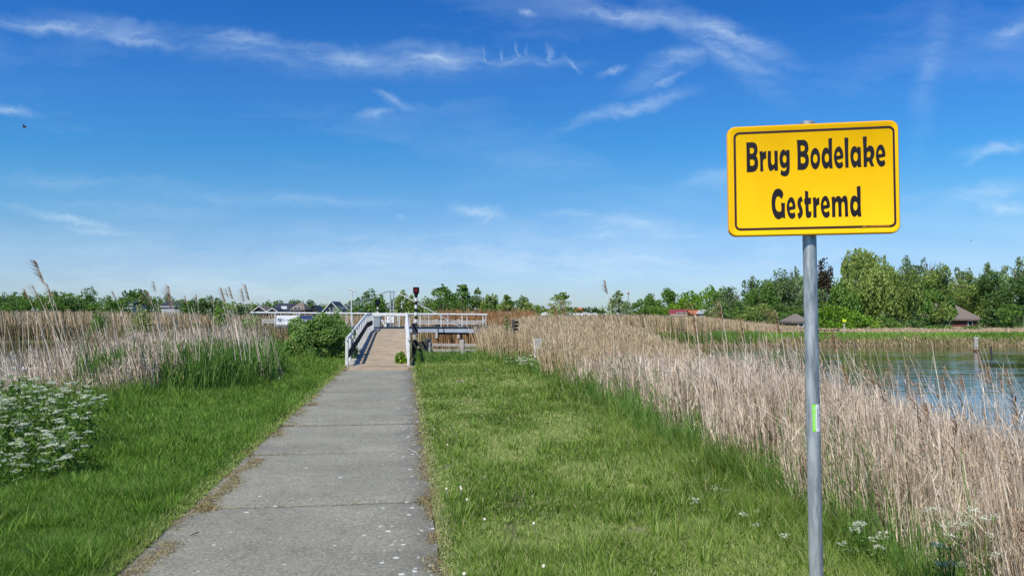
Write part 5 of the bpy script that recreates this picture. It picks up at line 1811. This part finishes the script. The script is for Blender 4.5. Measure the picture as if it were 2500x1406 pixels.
# fresh green reed shoots
x, y, u = strip(5200, 13.5, 21.5, 1.1, lambda y: lfront(y) - 1.7, lambda y: lfront(y) + .35)
keep = vnoise(x, y, 1.1, 50) > .30 + .5 * np.clip((15.5 - y) / 2, 0, 1)
x, y = x[keep], y[keep]
reeds('green_reeds', 'fresh green reed blades at the front of the left bed', x, y, .55 + .45 * rng.random(len(x)), .1, M['shoots'], wk=.0016, leafk=1.5, lean0=(.03, 0), leansd=.16, tint0=0, tint1=.9)
x, y, u = strip(1000, 8.6, 14.5, 1.1, lambda y: np.maximum(lfront(y) - .5, -.72 * y), lambda y: lfront(y) + .5)
reeds('green_reeds', 'green blades and weeds along the foot of the left reed bed', x, y, .15 + .3 * rng.random(len(x)) ** 1.5, .06, M['shoots'], wk=.0014, leafk=1.5, lean0=(0, 0), leansd=.22, tint0=0, tint1=.9)
x, y, u = strip(9500, 4, 27, 1.2, lambda y: rfront(y) - .30, lambda y: rfront(y) + .8)
reeds('green_reeds', 'fresh green blades along the front of the right reed bed', x, y, .16 + .42 * rng.random(len(x)) ** 1.6, .05, M['shoots'], wk=.0010, leafk=.8, lean0=(0, 0), leansd=.2, tint0=.2, tint1=1)
x = rng.uniform(-4.0, -0.6, 2200)
y = rng.uniform(25.0, 29.5, 2200)
keep = x > -.1432 * y + .5
reeds('green_reeds', 'fresh green sedge by the dark timber frame right of the ramp', x[keep], y[keep], .16, .07, M['shoots'], wk=.0012, leafk=.8, leansd=.2)
# far bank behind the bridge and around the left water
x = rng.uniform(-62, 16, 26000)
y = rng.uniform(57, 84, 26000)
keep = (water_in(x, y) < .3) & (rng.random(len(x)) < np.clip(1.3 - (y - 57) / 40, 0, 1))
x, y = x[keep], y[keep]
dsh = -water_in(x, y)
tf = .25 + .75 * rng.random(len(x))
reeds('reed_bed', 'pinkish dry reed belt on the far bank of the canal', x, y, 1, .13, M['reed_far'], wk=.0012, leafk=1.6, leansd=.06, tint0=.05, ztop=np.where(dsh < 1.5, 1.0, 1.42) + .3 * (vnoise(x, y, 4, 51) - .5) + .4 * np.clip((-x - 28) / 12, 0, 1))
x = rng.uniform(-62, -14, 14000)
y = rng.uniform(58, 76, 14000)
w_ = water_in(x, y)
keep = (w_ < .3) & (w_ > -5)
x, y = x[keep], y[keep]
reeds('green_reeds', 'olive green reed skirt along the far waterline at the left', x, y, 1, .12, M['reed_far'], wk=.0013, leafk=1.5, leansd=.08, tint0=0, tint1=.30, ztop=.25 + .7 * vnoise(x, y, 2.5, 77))
x = rng.uniform(-6, 2, 5000)
y = rng.uniform(57.2, 62, 5000)
reeds('reed_bed', 'rust coloured reeds seen under the right arm of the swing bridge', x, y, 1.7, .2, M['rust'], wk=.0012, leafk=1.6, leansd=.06, tint0=.05)
# far right bank: reed margin, green dyke grass, dry band behind
x = rng.uniform(14, 62, 7000)
y = 0 * x
ysh = np.interp(x, [14, 16.5, 30, 48, 62], [58, 59.7, 61.5, 60, 57])
y = ysh + rng.uniform(-.5, .9, len(x))
reeds('bank_reeds', 'low dry reeds along the far waterline of the lake', x, y, .20, .08, M['reed_far'], wk=.0011, leafk=1, leansd=.08, tint0=.0, tint1=.8)
x = rng.uniform(13, 66, 26000)
ysh = np.interp(x, [13, 16.5, 30, 48, 66], [58, 59.7, 61.5, 60, 56])
y = ysh + rng.uniform(.4, 9, len(x))
s = Soup()
b = on_ground(x, y)
s.add(ribbon_arrays(b, rng.uniform(.12, .32, len(x)), y * .0016 * rng.uniform(.6, 1.3, len(x)), rng.normal(size=(len(x), 2)) * .25, np.clip(.35 + .4 * rng.random(len(x)) + .4 * (vnoise(x, y, 5, 61) - .5), 0, 1), 2))
tag(s.build('dyke_grass', M['grass']), 'green grass on the low dyke across the lake', 'grass', None, 'stuff')
x = rng.uniform(14, 84, 16000)
y = rng.uniform(74, 92, 16000)
reeds('reed_bed', 'pale dry reed band behind the green dyke', x, y, .34 + .30 * vnoise(x, y, 4, 62), .10, M['reed_far'], wk=.0013, leafk=1, leansd=.08, tint0=.35)
x = rng.uniform(3, 21, 7000)
y = rng.uniform(59.3, 66, 7000)
keep = (water_in(x, y) < .3) & (x < .33 * y)
x, y = x[keep], y[keep]
reeds('green_reeds', 'low green reed strip along the lake corner before the far dry field', x, y, 1, .1, M['shoots'], wk=.0012, leafk=1, leansd=.06, tint0=.3, ztop=-.05 + .25 * vnoise(x, y, 3, 72))
x = rng.uniform(3, 36, 22000)
y = rng.uniform(64.5, 90, 22000)
keep = x < .385 * y
x, y = x[keep], y[keep]
reeds('reed_bed', 'tall dry reeds between the caravans and the wood', x, y, 1, .1, M['reed_far'], wk=.0013, leafk=1, leansd=.08, tint0=.3, ztop=1.15 + .2 * vnoise(x, y, 4, 63) - 1.25 * np.clip((x / y - .255) / .125, 0, 1))
# meadow beyond, towards the trees
x = rng.uniform(-95, 100, 30000)
y = rng.uniform(84, 150, 30000)
s = Soup()
s.add(ribbon_arrays(on_ground(x, y), rng.uniform(.5, 1.6, len(x)) * (x < 30) + .3, y * .0024, rng.normal(size=(len(x), 2)) * .1, np.clip(.3 + .7 * rng.random(len(x)), 0, 1), 2))
tag(s.build('meadow_reeds', M['reed_far']), 'dry rough meadow stretching to the far trees', 'meadow', None, 'stuff')

# plumes of the reed beds
allt = np.concatenate([tips, tips3, t4, t5, t6])
sz = rng.uniform(.10, .26, len(allt))
s = plume_soup(allt, sz)
tag(s.build('reed_plumes', M['plume']), 'feathery brown seed heads over the reed beds', 'reed plumes', None, 'stuff')


# individual reeds standing out above the beds
def reed_plant(tip_px, base_px, Y, plen, droop, label, tone='plume', hgt=None):
    tip, bs_ = P(*tip_px, Y), P(*base_px, Y)
    o = empty('reed', bs_, label, 'reed')
    d = tip - bs_
    pts = [bs_ + d * t + Vector((-.05 * math.sin(math.pi * t) * d.length * .6, 0, 0)) * (-1) for t in (0, .25, .5, .75, .9, 1)]
    mb = MB()
    mb.tube(pts, [.0045, .004, .0038, .003, .0022, .0012], 5)
    me_ = mb.build('stem', M['reed'], o)
    at = me_.data.attributes.new('tint', 'FLOAT', 'POINT')
    at.data.foreach_set('value', np.full(len(me_.data.vertices), .85, np.float32))
    # one-sided brush hanging from the last part of the stem
    rs = np.random.default_rng(int(tip_px[0]))
    nb = 90
    t = rs.random(nb)
    end = np.array(tip)
    back = np.array(pts[4]) - end
    back = back / (np.linalg.norm(back) + 1e-9) * plen
    c_ = end + back * t[:, None]
    dirx = -1 if droop < 2 else 1
    s = Soup()
    ln = np.stack([dirx * rs.uniform(.7, 1.7, nb), rs.normal(size=nb) * .4], 1)
    L = plen * rs.uniform(.22, .5, nb) * (.45 + .9 * t * (1.2 - t))
    s.add(ribbon_arrays(c_, L, np.full(nb, plen * .022 + .0012), ln * (1 + droop * .5), np.clip(rs.uniform(0, 1, nb), 0, 1), 3, 1.0 + .4 * droop, tipw=.1, droop=.35 + .45 * droop, az=rs.uniform(-.5, .5, nb)))
    s.build('plume', M[tone], o)
    # a dry leaf or two
    s = Soup()
    k = 3
    t = rs.uniform(.3, .75, k)
    c_ = np.array([bs_ + d * tt for tt in t])
    s.add(ribbon_arrays(c_, rs.uniform(.1, .22, k), np.full(k, .008), rs.normal(size=(k, 2)) * .8 + np.array([-.5, 0]), np.full(k, .7), 3, 1.2))
    s.build('leaf', M['reed'], o)
    return o


RP = [((88, 637), (165, 900), 11, .36, .2, 'tallest reed at the far left with a dark feathery plume'),
      ((80, 696), (160, 900), 11.5, .20, 1.4, 'reed with a round drooping tan plume below the tallest one'),
      ((116, 694), (175, 900), 11.5, .20, .6, 'reed with an upright plume just right of the tallest one'),
      ((60, 706), (130, 905), 12, .16, .8, 'short thin reed left of the drooping tan plume'),
      ((276, 712), (330, 890), 14, .16, .4, 'lone reed with a small dark plume before the dome tree'),
      ((376, 688), (395, 880), 13, .16, .8, 'reed with a ladder like tan plume behind the left bed'),
      ((362, 712), (400, 880), 13.5, .24, 1.2, 'reed with a long arching plume left of the thick seed head'),
      ((413, 700), (425, 890), 12.5, .34, .1, 'thick brown seed head reed in the middle of the left bed'),
      ((452, 722), (480, 880), 14, .15, .3, 'thin reed with a small spike right of the thick seed head'),
      ((480, 718), (486, 880), 14.5, .14, .4, 'thin upright reed halfway to the bridge rail end'),
      ((521, 726), (512, 880), 15, .14, .3, 'reed with a slim dark spike left of the pale clump'),
      ((541, 703), (575, 880), 14, .26, .2, 'reed with a pale upright plume in the clump by the bridge rail end'),
      ((552, 706), (590, 880), 14.5, .16, 1.0, 'reed with a curled plume in the clump by the bridge rail end'),
      ((561, 702), (600, 880), 14, .22, .1, 'pale pointed reed in the clump by the bridge rail end'),
      ((591, 706), (610, 880), 15, .24, .7, 'reed with a purplish hanging plume left of the tallest in its clump'),
      ((600, 696), (632, 880), 15, .30, .6, 'reed with a long purplish plume at the bridge rail end'),
      ((1478, 686), (1500, 900), 14, .24, .1, 'lone tall reed with a dark spike right of the caravans'),
      ((1376, 735), (1392, 880), 13, .26, .6, 'reed with a tan plume before the lone tree'),
      ((1355, 745), (1380, 880), 13, .22, 1.2, 'reed with a rusty drooping plume before the lone tree'),
      ((1690, 742), (1712, 960), 9.5, .17, 1.5, 'reed with an arched striped plume before the maroon roof'),
      ((1758, 738), (1780, 960), 9, .18, 1.5, 'reed with an arched plume right of the maroon roof'),
      ((1696, 780), (1708, 950), 10, .18, .9, 'reed with a bushy plume below the maroon roof'),
      ((1808, 778), (1832, 960), 9.5, .20, 1.0, 'reed with a broad tan plume left of the lake'),
      ((1893, 755), (1925, 970), 8.5, .22, 1.3, 'reed with an arching plume just left of the sign pole'),
      ((2036, 808), (2050, 990), 8, .18, .7, 'reed with a rusty plume just right of the sign pole'),
      ((2385, 848), (2420, 1050), 6.5, .12, 1.3, 'reed with a pale rusty plume below the mooring post'),
      ((2412, 890), (2440, 1080), 6, .13, 1.3, 'reed with a round rusty plume at the right'),
      ((2172, 908), (2190, 1050), 6.5, .12, 1.2, 'reed with a rusty orange plume before the lake'),
      ((2458, 900), (2498, 1150), 5.5, .10, .8, 'long leaning reed at the right edge'),
      ((2302, 918), (2320, 1080), 6.2, .10, 1.0, 'reed with a small tan plume before the lake ripples'),
      ((2062, 892), (2085, 1040), 7, .14, 1.2, 'reed with a bushy rusty plume low right of the sign pole'),
      ((2242, 935), (2262, 1080), 6.3, .10, 1.2, 'reed with a small rusty plume below the lake edge'),
      ((2348, 915), (2372, 1080), 6.2, .10, 1.2, 'reed with a little rusty plume left of the round one'),
      ((2262, 985), (2285, 1110), 5.8, .13, .3, 'reed with a dark narrow spike among the right stems'),
      ((2130, 905), (2148, 1040), 6.8, .11, .9, 'reed with a pale loose plume between pole and lake ripples')]
for tp, bp_, Y, pl_, dr_, lb in RP:
    red = 'rust' in lb or tp[0] > 1650
    reed_plant(tp, bp_, Y, pl_ * (1.35 if red else 1.1), dr_, lb, 'rusty_plume' if red else 'plume')


# ------------------------------------------------------------------ cow parsley, daisies, small things
def parsley(x, y, h, heads, seed, label, spread=.16, group=None, leafy=True):
    rs = np.random.default_rng(seed)
    z0 = float(hz(np.array([x]), np.array([y]))[0])
    o = empty('cow_parsley', (x, y, z0), label, 'flower', group)
    mb = MB()
    hp = []
    for k in range(heads):
        a = rs.uniform(0, 2 * math.pi)
        rr = spread * math.sqrt(rs.random())
        t = Vector((x + math.cos(a) * rr, y + math.sin(a) * rr, z0 + h * rs.uniform(.5, 1.0) ** .8))
        mb.tube([(x, y, z0), ((x + t.x) / 2 * .5 + x * .5, (y + t.y) / 2 * .5 + y * .5, z0 + h * .5), t], [.004, .003, .0015], 4, cap=False)
        hp.append(t)
    st_ = mb.build('stem', M['stemgreen'], o)
    at = st_.data.attributes.new('tint', 'FLOAT', 'POINT')
    at.data.foreach_set('value', rs.random(len(st_.data.vertices)).astype(np.float32))
    s = Soup()
    for t in hp:
        R_ = rs.uniform(.024, .042)
        nu = 13
        for k in range(nu):
            a, rr = 2 * math.pi * k / nu + rs.uniform(0, .5), R_ * math.sqrt(rs.random()) * 1.1
            c_ = np.array(t) + np.array([math.cos(a) * rr, math.sin(a) * rr, rs.uniform(-.004, .008) - rr * .25])
            pts = c_ + rs.normal(size=(9, 3)) * np.array([.005, .005, .003])
            s.add(quad_leaves(pts, .005 + .0003 * y, np.clip(rs.uniform(.3, 1, 9), 0, 1), stretch=1.1, axis=np.tile([.6, .6, .1], (9, 1))))
    s.build('umbels', M['petal'], o)
    if leafy:
        s = Soup()
        n = 150
        c_ = np.array([x, y, z0]) + rs.normal(size=(n, 3)) * np.array([spread * .6, spread * .6, 0]) + np.stack([0 * np.arange(n), 0 * np.arange(n), rs.uniform(.05, .95, n) ** 1.2 * h], 1)
        s.add(quad_leaves(c_, rs.uniform(.012, .035, n) * min(1, (y / 8) ** 1.5), rs.random(n), stretch=2.8))
        s.build('leaves', M['stemgreen'], o)
    return o


rsp = random.Random(5)
clump = []
for row, (y0_, n_) in enumerate(((7.1, 5), (7.6, 7), (8.2, 9), (8.9, 10), (9.6, 10))):
    for k in range(n_):
        y = y0_ + rsp.uniform(-.25, .25)
        xr = -.676 * y - .15
        x = xr + (rsp.random() ** 1.35) * (.75 + .16 * row)
        parsley(x, y, rsp.uniform(.30, .60) if row < 2 else rsp.uniform(.48, .92), rsp.randint(6, 12), 300 + row * 20 + k, 'white flowering cow parsley stem in the dense patch at the far left', .19, 'cow parsley in the left patch')
for i, (px, py, Y, h, nh, lb) in enumerate([
        (1685, 1120, 7.6, .40, 3, 'cow parsley topmost of the few before the right reeds'),
        (1716, 1112, 7.8, .42, 4, 'cow parsley close right of the topmost one at the right reeds'),
        (1755, 1186, 6.6, .36, 4, 'cow parsley with paired white heads below the topmost ones'),
        (1697, 1228, 6.2, .25, 2, 'low cow parsley at the left of the right hand group'),
        (1728, 1250, 6.0, .2, 1, 'single low white flower head below the paired ones'),
        (1838, 1262, 5.8, .28, 2, 'cow parsley left of three heads in a row near the sign pole'),
        (1872, 1272, 5.7, .28, 3, 'cow parsley middle of the row near the sign pole'),
        (1820, 1279, 5.7, .22, 1, 'lone white head left of the row near the sign pole'),
        (1866, 1302, 5.5, .2, 1, 'white head just under the row near the sign pole'),
        (1915, 1325, 5.2, .22, 1, 'white head lowest and nearest to the sign pole'),
        (2078, 1275, 4.9, .32, 3, 'cow parsley first right of the sign pole'),
        (2135, 1280, 4.8, .36, 6, 'full headed cow parsley right of the sign pole'),
        (2090, 1336, 5.0, .26, 3, 'low cow parsley right of the sign pole base'),
        (2315, 1238, 4.25, .42, 5, 'cow parsley with many heads among the right reeds'),
        (2405, 1240, 4.05, .44, 5, 'cow parsley farthest right among the reeds'),
        (2312, 1316, 4.1, .34, 3, 'cow parsley below the many headed one at the right'),
        (1300, 866, 19.8, .8, 22, 'cow parsley clump at the foot of the white stump'),
        (1268, 870, 21.2, .7, 18, 'cow parsley clump left of the white stump'),
        (1325, 876, 19.5, .7, 14, 'cow parsley clump right below the white stump'),
        (383, 970, 13.5, .5, 3, 'cow parsley alone before the left reeds'),
        (180, 1085, 8.6, .4, 3, 'low cow parsley at the lower right of the left patch')]):
    q = P(px, py, Y)
    hh_ = q.z - float(hz(np.array([q.x]), np.array([Y]))[0])
    parsley(q.x, Y, max(.12, hh_), nh, 600 + i, lb, .05 + .01 * nh + (.18 if nh > 10 else 0), leafy=nh > 2)

for i, (px, py, lb) in enumerate([(1090, 1192, 'white daisy left of a pair beside the path'), (1124, 1187, 'white daisy upper of a pair beside the path'), (1126, 1192, 'white daisy lower of a pair beside the path'),
                                  (1140, 1218, 'small daisy right below the pair'), (1133, 1399, 'white daisy nearest the bottom edge beside the path'), (1183, 1266, 'small daisy in the middle of the right turf'),
                                  (1060, 1047, 'white daisy close to the path edge halfway up'), (1303, 1276, 'pale flower alone in the right turf'), (1327, 1380, 'small daisy near the bottom in the right turf'),
                                  (1092, 1085, 'tiny daisy near the slab edge')]):
    Y = 1.52 * F / (py - 768)
    q = P(px, py, Y)
    o = empty('daisy', (q.x, Y, 0), lb, 'flower')
    mb = MB()
    mb.tube([(q.x, Y, 0), (q.x, Y, q.z)], .0015, 5)
    stm = mb.build('stem', M['stone'], o)
    mb = MB()
    tip = Vector((q.x, Y, q.z))
    for k in range(12):
        a = 2 * math.pi * k / 12
        d = Vector((math.cos(a), math.sin(a) * .8, math.sin(a) * .55)) * .013
        e = Vector((-d.y, d.x, 0)) * .25
        mb.add([tip, tip + d * .6 + e, tip + d, tip + d * .6 - e], [(0, 1, 2, 3)])
    mb.build('petals', M['banner'], o)
    mb = MB()
    mb.tube([tip + Vector((0, 0, -.001)), tip + Vector((0, -.002, .003))], [.004, .003], 8)
    mb.build('disc', M['yellow'], o)

# molehills and bare patches
for i, (px, py, r_, lb) in enumerate([(1125, 931, .16, 'pale molehill at the far end of the right turf'), (1238, 982, .12, 'small molehill before the right reeds'), (1095, 1137, .10, 'flattened grey molehill beside the path edge'),
                                      (1378, 1122, .08, 'small grey molehill in the middle of the turf'), (1178, 1160, .07, 'crumbly soil spot in the turf near the path'), (1490, 1235, .10, 'pale bare molehill at the right of the turf'),
                                      (1622, 1258, .09, 'sandy molehill near the low cow parsley'), (1120, 1056, .10, 'low grey molehill halfway along the turf'), (1557, 1290, .09, 'flat pale soil patch in the lower turf')]):
    Y = 1.58 * F / (py - 768)
    q = P(px, py, Y)
    rs = np.random.default_rng(900 + i)
    bm = bmesh.new()
    r_ *= .72
    bmesh.ops.create_icosphere(bm, subdivisions=3, radius=1)
    for v in bm.verts:
        k = 1 + .25 * rs.normal()
        v.co = Vector((v.co.x * r_ * k, v.co.y * r_ * k * .8, max(v.co.z, -.2) * r_ * .38 * (1 + .3 * rs.normal() * .6)))
    me = bpy.data.meshes.new('molehill')
    bm.to_mesh(me)
    bm.free()
    o = link_mesh('molehill', me, M['soil'])
    o.location = (q.x, Y, float(hz(np.array([q.x]), np.array([Y]))[0]) + .01)
    tag(o, lb, 'molehill')
# twigs on the path
for i, (p0, p1, lb) in enumerate([((995, 1092), (1028, 1118), 'pale curved twig at the right edge of the path'), ((466, 1300), (482, 1296), 'short dark twig at the left edge of the path'),
                                  ((668, 1048), (700, 1038), 'dark twig lying on the left edge of the slabs'), ((1010, 1062), (1022, 1052), 'thin dark twig near the right edge of the slabs')]):
    ya, yb_ = 1.59 * F / (p0[1] - 768), 1.59 * F / (p1[1] - 768)
    a, b = P(*p0, ya), P(*p1, yb_)
    a.z = b.z = .012
    mb = MB()
    mb.tube([a, a.lerp(b, .5) + Vector((.02, .03, .008)), b], [.004, .0035, .002], 6)
    o = mb.build('twig', M['wood'] if i == 0 else M['bark'])
    tag(o, lb, 'twig')


# bird in the sky
def bird(px, py, Y, s_, label):
    c_ = P(px, py, Y)
    o = empty('bird', c_, label, 'bird')
    mb = MB()
    mb.tube([c_ + Vector((x * s_, 0, z * s_)) for x, z in ((-.5, .02), (-.42, .04), (-.2, 0), (.1, 0), (.35, .03), (.48, .05))], [.01 * s_, .07 * s_, .12 * s_, .11 * s_, .05 * s_, .02 * s_], 10)
    body = mb.build('body', M['feather'], o, smooth=True)
    for sg_ in (-1, 1):
        mb = MB()
        w_ = [(-.2, 0, 0), (.18, 0, 0), (.22, .35 * sg_, .28), (.05, .75 * sg_, .42), (-.02, .72 * sg_, .43), (-.1, .35 * sg_, .30)]
        top_ = [c_ + Vector(p) * s_ for p in w_]
        bot_ = [p - Vector((0, 0, .02 * s_)) for p in top_]
        n_ = len(w_)
        mb.add(top_ + bot_, [tuple(range(n_)), tuple(range(n_, 2 * n_))] + [(k, (k + 1) % n_, n_ + (k + 1) % n_, n_ + k) for k in range(n_)])
        mb.build('wing', M['feather'], body)
    return o


bird(60, 311, 60, .42, 'small dark bird flying in the sky at the far left')
bird(1006, 174, 150, .35, 'tiny dark bird high above the striped signal')
bird(2371, 588, 150, .35, 'tiny dark bird above the trees at the right')

for o in list(bpy.data.objects):
    if o.type == 'MESH' and o.parent is None and 'label' not in o:
        print('UNLABELLED', o.name)
